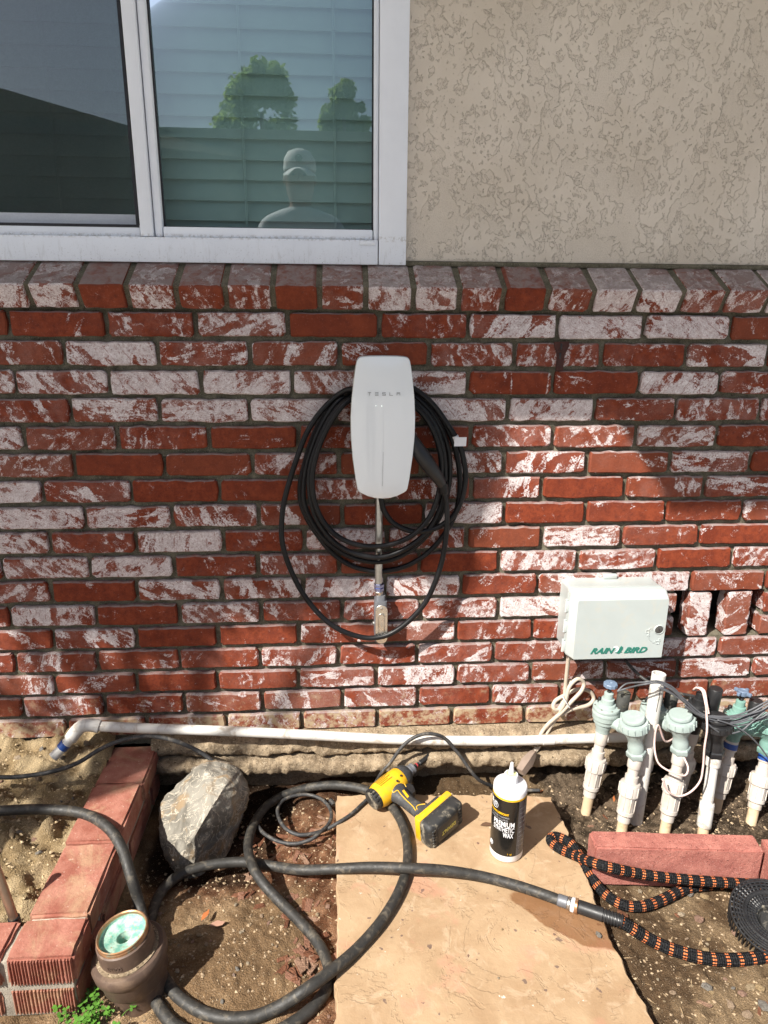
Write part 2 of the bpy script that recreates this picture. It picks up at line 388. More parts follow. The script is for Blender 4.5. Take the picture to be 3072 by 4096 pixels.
def place_brick(x0, x1, z, level, name='brick', parent=wall, h=BH, splash=0., yoff=0.):
    i = random.randrange(12)
    o = bpy.data.objects.new(name, BM[i]); COL.objects.link(o); o.parent = parent
    wv = x1-x0-JT*random.uniform(.8, 1.15)
    o.location = Vector(((x0+x1)/2, random.uniform(-.0015, .0015)+yoff, z+random.uniform(-.001, .001)))-origin(parent)
    fl = random.random() < .5
    o.scale = ((wv/.192)*(-1 if fl else 1), 1, h/BH); o.rotation_euler = (0, random.gauss(0, .004), 0)
    o.color = (min(1, max(0, level/9.+random.uniform(-.05, .05))), random.random()**2*.7, random.random(), splash); return o
EX = {}
for c, (js, lv) in COURSES.items():
    z = ZC(c); X = [xat(u, z) for u in js]; sp = {14: .12, 15: .25, 16: .55}.get(c, 0.)
    lv = list(lv); A = [X[0]]
    while A[-1] > -1.45: A.append(A[-1]-.203)
    left = A[:0:-1]; X2 = left+X; L2 = [random.randint(1, 8) for _ in left[1:]]+[lv[0]]+lv[1:]
    lim = 2.0
    if c in (11, 12): lim = xat(2704, ZC(11.)) if c == 11 else xat(2690, ZC(12.))
    while X2[-1] < lim: X2.append(min(X2[-1]+.203, lim+JT*.5) if c in (11, 12) else X2[-1]+.203); L2.append(random.randint(1, 7))
    if len(L2) < len(X2): L2 += [4]*(len(X2)-len(L2))
    for i in range(len(X2)-1):
        if X2[i+1]-X2[i] > .03: place_brick(X2[i], X2[i+1], z, L2[i], splash=sp, h=(BH if c < 16 else .050))
    EX[c] = X2[-1]
# bricks on end dividing the foundation vent
VX0 = EX[11]-JT; VX1 = xat(3046, ZC(11.5)); VZ0, VZ1 = ZC(12)-BH/2-JT*.6, ZC(11)+BH/2+JT*.6
for (a, b, e, f) in ((2769, 2850, 2737, 2827), (2924, 3008, 2888, 2989)):
    xa, xb = xat(a, VZ1), xat(b, VZ1); xc, xd = xat(e, VZ0), xat(f, VZ0)
    o = place_brick(-.0961-JT/2, .0961+JT/2, 0, 6, 'vent_brick'); x = (xa+xb+xc+xd)/4; wv = (xb-xa+xd-xc)/2
    o.location = Vector((x, .001, (VZ0+VZ1)/2))-origin(wall); o.rotation_euler = (0, math.pi/2+math.atan2((xa+xb-xc-xd)/2, VZ1-VZ0), 0)
    o.scale = ((VZ1-VZ0-.004)/.192, .75, wv/BH)
for c in (11, 12):
    x = VX1-JT/2
    while x < 2.0: place_brick(x, x+.203, ZC(c), random.randint(3, 7)); x += .203
# mortar: one recessed sheet with the vent left open
def grid(xs, zs, fy, skip=None):
    X, Z = np.meshgrid(xs, zs); Y = fy(X, Z); nx, nz = len(xs), len(zs); mb = MB()
    mb.v = list(zip(X.ravel().tolist(), Y.ravel().tolist(), Z.ravel().tolist()))
    for j in range(nz-1):
        for i in range(nx-1):
            if skip and skip((xs[i]+xs[i+1])/2, (zs[j]+zs[j+1])/2): continue
            a = j*nx+i; mb.f.append((a, a+1, a+nx+1, a+nx))
    return mb
mo = grid(np.arange(-1.5, 2.05, .007), np.arange(.10, 1.232, .006), lambda X, Z: .0105+fbm(X, Z, 60, 4, 3)*.006+fbm(X, Z, 9, 3, 5)*.003,
          lambda x, z: VX0 < x < VX1 and VZ0 < z < VZ1)
obj('mortar', mo, MT['mortar'], wall)
rc = MB()   # reveal of the vent
rc.box(((VX0+VX1)/2, .075, VZ0-.004), (VX1-VX0+.04, .13, .006)); rc.box(((VX0+VX1)/2, .075, VZ1+.004), (VX1-VX0+.04, .13, .006))
rc.box((VX0-.012, .075, (VZ0+VZ1)/2), (.006, .13, VZ1-VZ0)); rc.box((VX1+.012, .075, (VZ0+VZ1)/2), (.006, .13, VZ1-VZ0))
obj('vent_reveal', rc, MT['mortar'], wall, smooth=False)
vb = MB(); vb.box(((VX0+VX1)/2, .17, (VZ0+VZ1)/2), (.9, .05, .3)); obj('vent_backing', vb, MT['dark'], wall, smooth=False)
# sloping coping of bricks laid on their flat, ends out
TILT = math.radians(30)
cz, cy_ = CAM.z+.0424, -.035                                # top front arris
CJ = [-86, 111, 311, 509, 705, 902, 1091, 1278, 1463, 1654, 1839, 2014, 2192, 2374, 2552, 2730, 2903, 3075, 3250]
CL = [6, 6, 2, 5, 3, 5, 1, 4, 8, 8, 5, 2, 5, 9, 7, 5, 5, 9, 5, 3]
CJX = [xat(u, cz-.025, cy_+.01) for u in CJ]
CJX = [CJX[0]-.109*k for k in range(6, 0, -1)]+CJX+[CJX[-1]+.109*k for k in range(1, 7)]
CL = [4]*6+CL+[5]*7
CD_, CH = .15, .056
def coping_mesh(seed):
    m = brick_mesh('coping_brick', .0975, CD_, CH, seed, rad=.006, amp=.0014); return m
CM = [coping_mesh(400+i) for i in range(8)]
up = Vector((0, -math.sin(TILT), math.cos(TILT))); bk = Vector((0, math.cos(TILT), math.sin(TILT)))
for i in range(len(CJX)-1):
    o = bpy.data.objects.new('coping_brick', random.choice(CM)); COL.objects.link(o); o.parent = wall
    wv = CJX[i+1]-CJX[i]-.0125
    q = Vector(((CJX[i]+CJX[i+1])/2, cy_, cz))-up*(CH/2)+bk*random.uniform(-.0015, .0015)
    o.location = q-origin(wall); o.rotation_euler = (TILT, random.gauss(0, .006), random.gauss(0, .008)); o.scale = (wv/.0975, 1, 1)
    o.color = (CL[i]/9., random.random()*.4, random.random(), 0.)
cm = MB()
def tilted(u_, d_): return (cy_+bk.y*d_-up.y*u_, cz+bk.z*d_-up.z*u_)
sec = []
for x in np.arange(-1.5, 2.05, .02):
    a = tilted(.004, .006); b = tilted(.004, .17); e = tilted(CH-.002, .17); f = tilted(CH-.002, .008)
    j = lambda: random.uniform(-.0008, .0008)
    sec.append([(x, a[0]+j(), a[1]+j()), (x, b[0], b[1]), (x, e[0], e[1]), (x, f[0]+j(), f[1]+j())])
cm.loft(sec); obj('coping_mortar', cm, MT['mortar'], wall, smooth=False)

# ================================================================ stucco and window
YS = .058; ZS = tilted(0, .112)[1]-.012
YF = .040                                                     # face of the window frame
WX1 = ony(1632, 520, YF).x; WZ0 = ony(800, 1050, YF).z
ZTOP = 2.42
sx0, sx1 = WX1-.015, 2.0
st = grid(np.arange(sx0, sx1, .006), np.arange(ZS, ZTOP, .006), lambda X, Z: YS+fbm(X, Z, 12, 5, 11)*.0035)
stw = thing('stucco_wall', (WX1, YS, ZS), 'beige trowelled stucco wall to the right of the window', 'wall')
obj('stucco_face', st, MT['stucco'], stw)
bb = MB(); bb.tube([(sx0, YS-.004, ZS+.010), (.9, YS-.004, ZS+.0105), (2.0, YS-.004, ZS+.010)], .006, 8, step=.05); obj('bottom_bead', bb, MT['mortar'], stw)
ub = MB(); ub.box((.2, YS+.03, ZTOP+.1), (3.6, .05, .22)); ub.box((-1.3, YS+.03, 1.9), (.5, .05, 1.3)); obj('upper_band', ub, MT['stucco'], stw, smooth=False)

win = thing('sliding_window', (WX1-.45, YF, WZ0), 'white vinyl sliding window with an insect screen on its left half', 'window')
def xw(u, v, y=YF): return ony(u, v, y).x
def zw(u, v, y=YF): return ony(u, v, y).z
sill_top = zw(800, 950); OX = xw(1518, 500)                    # inner edge of the outer frame
f1 = MB(); WL = -1.08
f1.box(((OX+WX1)/2, YF+.045, (WZ0+ZTOP)/2), (WX1-OX, .09, ZTOP-WZ0), bev=.0012)
f1.box(((WL+OX)/2-.0008, YF+.045, (WZ0+sill_top)/2), (OX-WL-.003, .0896, sill_top-WZ0), bev=.0012)
obj('outer_frame', f1, MT['vinyl'], win)
YSH = YF+.012
gz0 = zw(1000, 912, YSH); gx1 = xw(1494, 500, YSH); sz0 = sill_top
mxl, mxr = xw(520, 455, YSH), xw(614, 455, YSH)               # mullion left / right (glass edge)
f2 = MB()
f2.box(((gx1+OX)/2, YSH+.02, (sz0+ZTOP)/2), (OX-gx1-.002, .04, ZTOP-sz0), bev=.003)
f2.box(((mxr+gx1)/2, YSH+.02, (sz0+gz0)/2+.0004), (gx1-mxr-.002, .0396, gz0-sz0), bev=.003)
obj('fixed_sash', f2, MT['vinyl'], win)
f3 = MB(); mm = mxl+(mxr-mxl)*.62
f3.box(((mxl+mm)/2, YF+.026, (sz0+ZTOP)/2), (mm-mxl-.002, .04, ZTOP-sz0-.002), bev=.003)
f3.box(((mm+mxr)/2, YF+.034, (sz0+ZTOP)/2), (mxr-mm-.002, .04, ZTOP-sz0-.002), bev=.003)
obj('meeting_stile', f3, MT['vinyl'], win)
lz0 = zw(250, 905); f4 = MB()
f4.box(((WL+mxl)/2, YF+.04, (sz0+lz0)/2+.002), (mxl-WL-.003, .05, lz0-sz0+.01), bev=.002); obj('track', f4, MT['vinyl'], win)
wh = MB(); px = ony(1468, 972, YF); wh.box((px.x, YF-.002, px.z), (.036, .005, .009), bev=.002); obj('weep_cover', wh, MT['vinyl'], win)
# panes
YG = YF+.038
for a, b, y in ((mxr-.006, gx1+.006, YG), (WL, mxl+.01, YG+.03)):
    g = MB(); g.add([(a, y, gz0-.008), (b, y, gz0-.008), (b, y, ZTOP), (a, y, ZTOP)], [(0, 1, 2, 3)]); obj('pane', g, MT['glass'], win, smooth=False)
gk = MB(); e = .0035
gk.box((mxr+e/2-.001, YG-.004, (gz0+ZTOP)/2), (e, .006, ZTOP-gz0)); gk.box((gx1-e/2+.001, YG-.004, (gz0+ZTOP)/2), (e, .006, ZTOP-gz0)); gk.box(((mxr+gx1)/2, YG-.004, gz0+e/2-.0005), (gx1-mxr, .006, e))
obj('glazing_gasket', gk, MT['blackline'], win, smooth=False)
# left sash behind the screen
ls = MB(); r0 = zw(250, 905, YF+.05); r1 = zw(250, 852, YF+.05)
ls.box(((WL+mxl)/2, YF+.062, (r0+r1)/2), (mxl-WL, .02, r1-r0), bev=.003); ls.box((mxl+.004, YF+.062, (r1+ZTOP)/2), (.02, .02, ZTOP-r1), bev=.003); obj('sliding_sash', ls, MT['vinyl'], win)
YSC = YF+.018; sb = zw(250, 906, YSC)
sc = MB(); sc.add([(WL, YSC, sb), (mxl-.001, YSC, sb), (mxl-.001, YSC, ZTOP), (WL, YSC, ZTOP)], [(0, 1, 2, 3)])
scr = obj('insect_screen', sc, MT['screen'], win, smooth=False)
sf = MB(); sf.box(((WL+mxl)/2, YSC, sb+.003), (mxl-WL-.004, .008, .006)); sf.box((mxl-.005, YSC, (sb+ZTOP)/2), (.006, .0084, ZTOP-sb)); obj('screen_frame', sf, MT['blackline'], win, smooth=False)
# blind inside
YB = YG+.075
bl = thing('venetian_blind', (-.4, YB, gz0), 'closed white venetian blind behind the window glass', 'blind')
slat = MB(); wS = .056; n = 8
for x in (-1.1, WX1-.03):
    pass
sm = []
for x in (-1.15, WX1-.02):
    r_ = []
    for k in range(n+1):
        t_ = k/n-.5; r_.append((x, .0025*(1-(2*t_)**2)-.001, t_*wS))
    for k in range(n, -1, -1):
        t_ = k/n-.5; r_.append((x, .0025*(1-(2*t_)**2)+.0014, t_*wS))
    sm.append(r_)
slat.loft(sm); sme = mesh_from('slat', slat, MT['blind'], Vector((0, 0, 0)), True, 50)
z_first = zw(1000, 876, YB); pit = (zw(1000, 107, YB)-z_first)/9.
k = -1
while z_first+k*pit < ZTOP:
    o = bpy.data.objects.new('slat', sme); COL.objects.link(o); o.parent = bl
    o.location = Vector((0, YB, z_first+(k+.5)*pit+random.uniform(-.0006, .0006)))-origin(bl); o.rotation_euler = (math.radians(-14+random.uniform(-1, 1)), 0, random.gauss(0, .0012)); k += 1
for u, v in ((965, 400), (1336, 400), (195, 400)):
    for du in (-3, 3):
        cdm = MB(); x = xw(u+du, v, YB-.012); cdm.tube([(x, YB-.012, gz0-.05), (x, YB-.012, ZTOP)], .0011, 6, step=.2); obj('ladder_cord', cdm, MT['blind'], bl)
rm = MB(); rm.box((.2, 1.2, 1.3), (3.6, .05, 2.6)); rm.box((.2, .7, .0), (3.6, 1.0, .05)); rm.box((-1.55, .6, 1.3), (.05, 1.1, 2.6)); rm.box((2.0, .6, 1.3), (.05, 1.1, 2.6)); rm.box((.2, .6, 2.62), (3.6, 1.1, .05))
obj('room_shell', rm, MT['dark'], kind='structure', smooth=False)
# eave over the wall
ev = MB(); EZ, EO = 2.46, 1.02
for x0, x1, oh in ((-5.4, -.48, EO), (-.479, 3.2, EO+.15)):
    ev.box(((x0+x1)/2, YS-oh/2+.02, EZ+.012), (x1-x0, oh, .024)); ev.box(((x0+x1)/2, YS-oh-.005, EZ+.07), (x1-x0, .03, .16))
    ev.add([(x0, YS-oh-.05, EZ+.152), (x1, YS-oh-.05, EZ+.152), (x1, 2.5, EZ+1.1), (x0, 2.5, EZ+1.1)], [(0, 1, 2, 3)])
MT['soffit'] = plain('painted_soffit', (.80, .79, .77), .7, var=.06, sc=6)
obj('roof_eave', ev, MT['soffit'], kind='structure', smooth=False)
# ================================================================ ground
SOIL = -.035; R_H = .0112
SLAB = [onz(u, v, 0).xy for u, v in ((1347, 3183), (1520, 3174), (1780, 3180), (2030, 3176), (2203, 3186), (2255, 3285), (2300, 3390), (2345, 3500), (2440, 3745), (2515, 3900), (2622, 4100))]
SLAB = [Vector(p) for p in SLAB]+[Vector((.57, -.95)), Vector((-.02, -.95)), onz(1343, 3960, 0).xy, onz(1352, 3640, 0).xy, onz(1345, 3430, 0).xy]
SLX0, SLX1 = -.016, .543
PX1, PX0 = -.485, -.60                                       # planter wall: outer and inner face
def soil_h(x, y):
    h = SOIL+fbm(x, y, 5, 3, 21)*.016+fbm(x, y, 26, 4, 22)*.009+fbm(x, y, 90, 3, 23)*.005
    h = h+np.clip((y+.14)/.1, 0, 1)*.02*(x > .5)              # banked up to the footing by the valves
    h = h+np.exp(-((x+.22)**2/.02+(y+.56)**2/.02))*.016
    sg = lambda q: 1/(1+np.exp(-q))
    h = h-.045*sg((x+.47)/.012)*sg((-.15-x)/.03)*sg((y+.31)/.022)*sg((-.05-y)/.01)
    return h
xs = np.concatenate([[-60, -25, -10, -5, -2.5, -1.5], np.arange(-1.0, 1.3, .0042), [1.6, 2.5, 5, 10, 25, 60]])
ys = np.concatenate([[-60, -30, -15, -8, -4, -2.4, -1.5], np.arange(-.95, -.01, .0042), [.02, .3]])
X, Y = np.meshgrid(xs, ys); Z = soil_h(X, Y)
inner = (np.abs(X-.15) < 1.2) & (Y > -1.0)
Z = np.where(inner, Z, SOIL)
Z = np.where((X > SLX0+.02) & (X < SLX1-.02) & (Y < -.15) & (Y > -.93), np.minimum(Z, -.04), Z)
gm = MB(); gm.v = list(zip(X.ravel().tolist(), Y.ravel().tolist(), Z.ravel().tolist())); nx = len(xs)
gm.f = [(j*nx+i, j*nx+i+1, (j+1)*nx+i+1, (j+1)*nx+i) for j in range(len(ys)-1) for i in range(nx-1)]
def lerp(a, b, t): return a[None]*(1-t[:, None])+b[None]*t[:, None]
xf, yf = X.ravel(), Y.ravel(); A_ = np.array
ss = lambda v, a, b: np.clip((v-a)/(b-a), 0, 1)**2*(3-2*np.clip((v-a)/(b-a), 0, 1))
nz1 = fbm(xf, yf, 7, 5, 31); nz2 = fbm(xf, yf, 40, 4, 33)
col = lerp(A_([.24, .152, .082]), A_([.42, .288, .165]), ss(nz1+nz2*.4, -.25, .3))          # tan dirt, left of the slab
mul = ss(yf+nz1*.10, -.42, -.30)*ss(xf, -.5, -.4)*(1-ss(xf, .0, .05))
mul = np.maximum(mul, ss(xf+nz1*.06, -.13, -.06)*(1-ss(xf, 0, .05)))
col = col*(1-mul[:, None])+lerp(A_([.14, .062, .032]), A_([.29, .155, .088]), ss(nz2, -.2, .3))*mul[:, None]
rt = ss(xf, .50, .56); d2 = lerp(A_([.115, .073, .041]), A_([.265, .185, .108]), ss(nz1*1.2+nz2*.5, -.25, .35))
col = col*(1-rt[:, None])+d2*rt[:, None]
bk_ = rt*ss(yf+nz1*.05, -.40, -.34); d3 = lerp(A_([.045, .033, .022]), A_([.17, .125, .085]), ss(nz2+fbm(xf, yf, 170, 2, 39)*.9, -.3, .4))
col = col*(1-bk_[:, None])+d3*bk_[:, None]
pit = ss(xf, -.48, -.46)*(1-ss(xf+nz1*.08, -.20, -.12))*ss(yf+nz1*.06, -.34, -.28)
col = col*(1-pit[:, None]*.8)  # deep shade beside the boulder put into the soil colour
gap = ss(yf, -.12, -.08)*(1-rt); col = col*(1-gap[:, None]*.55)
far = ((np.abs(xf-.15) > 1.3) | (yf < -1.2)).astype(float); col = col*(1-far[:, None])+A_([.64, .63, .60])[None]*far[:, None]  # unseen far ground set pale to bounce light onto the wall
def paint(o, col):
    at = o.data.color_attributes.new('soil', 'FLOAT_COLOR', 'POINT'); at.data.foreach_set('color', np.concatenate([col, np.ones((len(col), 1))], 1).astype(np.float32).ravel())
def soil_mat(name, bump=.8):
    t = T(name, rough=.97, spec=.1); p = t.pos(); c = t.n('Attribute', out=0, attribute_name='soil')
    f = t.noise(p, 700., 3, .65); g = t.noise(p, 190., 5, .7); v = t.vor(p, 330.)
    c = t.mix(t.mr(f, .36, .66), t.mix(.55, c, (.02, .012, .006)), c)
    c = t.mix(t.ma('MULTIPLY', t.mr(g, .54, .68), .7), c, t.mix(1., c, (1.75, 1.7, 1.6), 'MULTIPLY'))
    c = t.mix(t.mr(t.noise(p, 420., 2), .66, .73), c, (.48, .40, .30))
    t.col(c); t.bump(t.ma('ADD', t.ma('MULTIPLY', f, .5), t.ma('ADD', g, t.ma('MULTIPLY', v, -.4))), bump, .006); return t.m
MT['soil'] = soil_mat('garden_soil')
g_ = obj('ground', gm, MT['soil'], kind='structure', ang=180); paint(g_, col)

# flagstone
def stone_mat():
    t = T('tan_flagstone', rough=.8, spec=.3); p = t.pos()
    c = t.mix(t.mr(t.noise(p, 7., 8, .62, .6), .3, .7), (.315, .205, .115), (.42, .295, .178))
    c = t.mix(t.ma('MULTIPLY', t.mr(t.noise(p, 19., 7, .68, 1.), .52, .66), .65), c, (.46, .335, .22))
    c = t.mix(t.ma('MULTIPLY', t.mr(t.noise(t.vadd(p, (3., 1., 0)), 8., 4, .6), .56, .66), .38), c, (.48, .21, .15))
    c = t.mix(t.ma('MULTIPLY', t.mr(t.noise(p, 70., 6, .75), .6, .72), .55), c, (.27, .15, .085))
    c = t.mix(t.ma('MULTIPLY', t.mr(t.noise(t.vadd(p, (7., 0, 0)), 45., 2, .5), .69, .73), .75), c, (.10, .065, .06))
    c = t.mix(t.ma('MULTIPLY', t.mr(t.noise(t.vadd(p, (0, 9., 0)), 33., 5, .7), .665, .69), .85), c, (.66, .60, .53))
    a = onz(2285, 3670, 0); q = t.vadd(p, (-a.x, -a.y, 0)); qx, qy = t.sep(q, 0), t.sep(q, 1)
    rr = t.ma('ADD', t.ma('POWER', t.ma('DIVIDE', qx, .115), 2.), t.ma('POWER', t.ma('DIVIDE', t.ma('ADD', qy, t.ma('MULTIPLY', qx, .6)), .062), 2.))
    wet = t.mr(t.ma('ADD', rr, t.ma('MULTIPLY', t.ma('SUBTRACT', t.noise(p, 16., 4), .5), 1.1)), 1.0, .82)
    c = t.mix(t.ma('MULTIPLY', wet, .72), c, (.16, .062, .02))
    t.col(c); t.rough(t.mr(wet, 0., 1., .8, .4, False))
    lay = t.mr(t.noise(t.map(p, (1, 1, 1), (0, 0, .5)), 6.5, 8, .62, .9), .50, .515)
    t.bump(t.ma('ADD', t.ma('MULTIPLY', lay, .35), t.ma('ADD', t.ma('MULTIPLY', t.noise(p, 30., 6, .6), .9), t.ma('MULTIPLY', t.noise(p, 320., 3), .12))), .6, .004); return t.m
MT['stone'] = stone_mat()
def dense(poly, step=.012, j=.0016):
    o = []
    for i in range(len(poly)):
        a, b = poly[i], poly[(i+1) % len(poly)]; k = max(1, int((b-a).length/step))
        for q in range(k): p = a.lerp(b, q/k); o.append((p.x+random.gauss(0, j), p.y+random.gauss(0, j)))
    return o
sp_ = dense(SLAB); fs = MB()
fs.prism([(x, y) for x, y in sp_], .034, Matrix.Translation((0, 0, -.034)), bev=.0028)
obj('flagstone', fs, MT['stone'], label='large tan flagstone slab lying in the soil under the drill', cat='stone slab', ang=35)

# footing of rough concrete in two lifts
prof = [(.03, .135), (-.006, .132), (-.028, .126), (-.038, .114), (-.042, .100), (-.040, .089), (-.030, .086), (.002, .085), (.002, .076), (-.034, .075), (-.056, .071), (-.060, .060), (-.058, .046), (-.048, .034), (-.02, .028), (.006, .01), (.008, -.09)]
pp = spline([Vector((a, b, 0)) for a, b in prof], .006); fx = np.arange(-.50, 1.75, .0045)
U, V_ = np.meshgrid(fx, np.arange(len(pp))*.006)
PY = np.array([p.x for p in pp])[:, None]; PZ = np.array([p.y for p in pp])[:, None]
d1 = fbm(U, V_*.5, 6, 4, 41)*.020+fbm(U, V_, 34, 4, 44, .6)*.008+(.25-np.abs(fbm(U*1.6, V_*.7, 11, 4, 45)))*.018; d2_ = fbm(U, V_*.2+5, 6, 4, 47)*.018+fbm(U, V_*.3+3, 40, 4, 48)*.008
fade = np.clip((U-(-.5))/.1, 0, 1)
FY = np.minimum(PY-d1*np.clip(-PY/.03, 0, 1)+.004, .02); FZ = PZ+d2_*np.clip(-PY/.03, 0, 1)-.012*np.clip((U-.45)/.3, 0, 1)
FX = U+fbm(U, V_, 40, 3, 50)*.006
ft = MB(); ft.v = list(zip(FX.ravel().tolist(), FY.ravel().tolist(), FZ.ravel().tolist())); n_ = len(fx)
ft.f = [(j*n_+i, j*n_+i+1, (j+1)*n_+i+1, (j+1)*n_+i) for j in range(len(pp)-1) for i in range(n_-1)]
obj('foundation_footing', ft, MT['concrete'], label='rough broken concrete footing ledge under the brick wall', cat='footing', ang=180)

# planter: side wall and corner of bricks, sandy soil inside
pl = thing('planter_wall', (PX1, -.3, SOIL), 'low brick planter wall running out from the house at left', 'planter')
def pbrick_mat(name, ribs):
    t = T(name, rough=.85, spec=.25); p = t.co(); oi = t.nt.nodes.new('ShaderNodeObjectInfo')
    p = t.vadd(p, t.n('CombineXYZ', {0: t.ma('MULTIPLY', oi.outputs['Random'], 40.), 1: 0., 2: t.ma('MULTIPLY', oi.outputs['Random'], 17.)}))
    c = t.mix(t.mr(t.noise(p, 25., 6, .6), .3, .7), (.26, .088, .06), (.38, .165, .12))
    c = t.mix(t.ma('MULTIPLY', t.mr(t.noise(p, 11., 7, .65, .7), .46, .66), .62), c, (.42, .28, .17))
    c = t.mix(t.mr(t.noise(p, 120., 5, .7), .62, .7), c, (.5, .33, .26))
    t.col(c); t.bump(t.noise(p, 150., 6, .65), .7, .0025); return t.m
MT['pbrick'] = pbrick_mat('planter_brick', False)
def pb(x0, x1, y0, y1, z0, z1, seed, name='brick', parent=pl, mat='pbrick', ribs=0):
    rr = random.Random(seed); bm = bmesh.new(); bmesh.ops.create_cube(bm, size=1)
    c = Vector(((x0+x1)/2, (y0+y1)/2, (z0+z1)/2))
    for v in bm.verts: v.co = Vector((v.co.x*(x1-x0), v.co.y*(y1-y0), v.co.z*(z1-z0)))
    bmesh.ops.bevel(bm, geom=bm.edges[:], offset=.005, segments=2, affect='EDGES')
    bmesh.ops.subdivide_edges(bm, edges=[e for e in bm.edges if e.calc_length() > .03], cuts=3, use_grid_fill=True)
    for v in bm.verts: v.co += Vector((rr.gauss(0, .0008), rr.gauss(0, .0008), rr.gauss(0, .0008)))
    bm.verts.index_update(); mb = MB(); mb.v = [(v.co+c)[:] for v in bm.verts]; mb.f = [tuple(v.index for v in f.verts) for f in bm.faces]; bm.free()
    if ribs:
        x = x0+.006
        while x < x1-.006:
            wv = rr.uniform(.0022, .0045); mb.box((x+wv/2, y0-.001, (z0+z1)/2), (wv, .005, (z1-z0)-.006), bev=.001, seg=1); x += wv+rr.uniform(.0018, .0032)
    return obj(name, mb, MT[mat], parent, ang=35)
y = -.005; k = 0
for ln in (.155, .19, .19):
    pb(PX0+random.uniform(-.002, .002), PX1+random.uniform(-.003, .003), max(y-ln, -.535), y-.003, .052, .109+random.uniform(-.002, .002), 500+k); y -= ln; k += 1
y = -.005
for ln in (.09, .19, .19, .12):
    pb(PX0, PX1+random.uniform(-.003, .002), max(y-ln, -.535), y-.010, -.018, .043, 520+k); y -= ln; k += 1
MT['ribbed'] = pbrick_mat('ribbed_brick', True)
for row, (z0, z1) in enumerate(((.049, .109), (-.024, .036))):
    x = -.482-.004*row
    for ln in (.128, .2, .2, .2):
        pb(x-ln+.009, x, -.628+.004*row, -.542, z0, z1, 540+k, mat='ribbed', ribs=1); x -= ln; k += 1
pm = MB(); pm.box(((PX0+PX1)/2, -.275, .035), (PX1-PX0-.014, .53, .13), bev=.003); pm.box((-.86, -.585, .035), (.74, .075, .13), bev=.003); obj('mortar', pm, MT['mortar_light'], pl)
xs2 = np.arange(-1.5, PX0+.012, .006); ys2 = np.arange(-.548, .005, .006); X2_, Y2_ = np.meshgrid(xs2, ys2)
Z2 = .088+np.clip((Y2_+.16)/.16, 0, 1)**1.5*.055+fbm(X2_, Y2_, 9, 3, 61)*.03+fbm(X2_, Y2_, 36, 4, 62)*.024+fbm(X2_, Y2_, 130, 2, 65)*.005-.02*np.clip((X2_-(PX0-.06))/.07, 0, 1)*(Y2_ < -.12)
pmz = MB(); pmz.v = list(zip(X2_.ravel().tolist(), Y2_.ravel().tolist(), Z2.ravel().tolist())); n2 = len(xs2)
pmz.f = [(j*n2+i, j*n2+i+1, (j+1)*n2+i+1, (j+1)*n2+i) for j in range(len(ys2)-1) for i in range(n2-1)]
psoil = obj('planter_soil', pmz, MT['soil'], kind='structure', ang=180)
q = ss(fbm(xf[:0], yf[:0], 1) if False else fbm(X2_.ravel(), Y2_.ravel(), 25, 5, 66), -.3, .35); paint(psoil, lerp(A_([.30, .215, .115]), A_([.47, .36, .215]), q))

# boulder
rk = [onz(a, b, z) for a, b, z in ((653, 3185, .055), (640, 3262, .035), (643, 3350, .0), (664, 3416, -.025), (690, 3468, -.042), (722, 3462, -.042), (770, 3062, .125), (858, 3050, .13), (948, 3066, .11), (962, 3105, .098), (990, 3160, .07), (982, 3210, .03), (908, 3285, -.005), (815, 3382, -.032), (800, 3075, .142), (905, 3140, .128), (835, 3250, .098), (780, 3345, .05), (735, 3430, -.015))]
bm = bmesh.new()
for p in rk: bm.verts.new(p)
for p in ((-.355, -.27, -.095), (-.29, -.21, -.095), (-.27, -.12, -.095), (-.35, -.12, -.095)): bm.verts.new(p)
r_ = bmesh.ops.convex_hull(bm, input=bm.verts[:]); bmesh.ops.delete(bm, geom=list({g for g in r_['geom_interior']+r_['geom_unused'] if isinstance(g, bmesh.types.BMVert)}), context='VERTS')
for _ in range(4):
    bmesh.ops.subdivide_edges(bm, edges=[e for e in bm.edges if e.calc_length() > .008], cuts=1, use_grid_fill=True); bmesh.ops.triangulate(bm, faces=bm.faces[:])
    bmesh.ops.smooth_vert(bm, verts=bm.verts[:], factor=.035, use_axis_x=True, use_axis_y=True, use_axis_z=True)
bm.normal_update()
P = np.array([v.co for v in bm.verts]); dd = fbm(P[:, 0]+P[:, 2]*.7, P[:, 1]-P[:, 2]*.6, 9, 5, 71)*.014+fbm(P[:, 0]*2-P[:, 2], P[:, 1]*1.2+P[:, 2]*2, 40, 3, 75)*.005
for v, d_ in zip(bm.verts, dd): v.co += v.normal*float(d_)
bm.verts.index_update(); rb = MB(); rb.v = [v.co[:] for v in bm.verts]; rb.f = [tuple(v.index for v in f.verts) for f in bm.faces]; bm.free()
def rock_mat():
    t = T('veined_grey_rock', rough=.8, spec=.3); p = t.pos()
    c = t.mix(t.mr(t.noise(p, 14., 7, .65, .8), .35, .65), (.125, .115, .095), (.27, .25, .21))
    c = t.mix(t.ma('MULTIPLY', t.mr(t.noise(t.map(p, (1, 1.6, .8), (.3, .5, .9)), 9., 8, .6, 1.5), .5, .62), .9), c, (.27, .19, .11))
    c = t.mix(t.mr(t.ma('ABSOLUTE', t.ma('SUBTRACT', t.noise(t.map(p, (1, 2.2, 1), (.2, .4, .8)), 18., 6, .6, 1.6), .5)), .022, .004), c, (.46, .41, .33))
    t.col(c); t.bump(t.ma('ADD', t.noise(p, 45., 8, .68), t.ma('MULTIPLY', t.noise(p, 260., 4), .25)), .9, .006); return t.m
MT['rock'] = rock_mat()
obj('boulder', rb, MT['rock'], label='grey veined boulder lying beside the brick planter wall', cat='rock', ang=50)

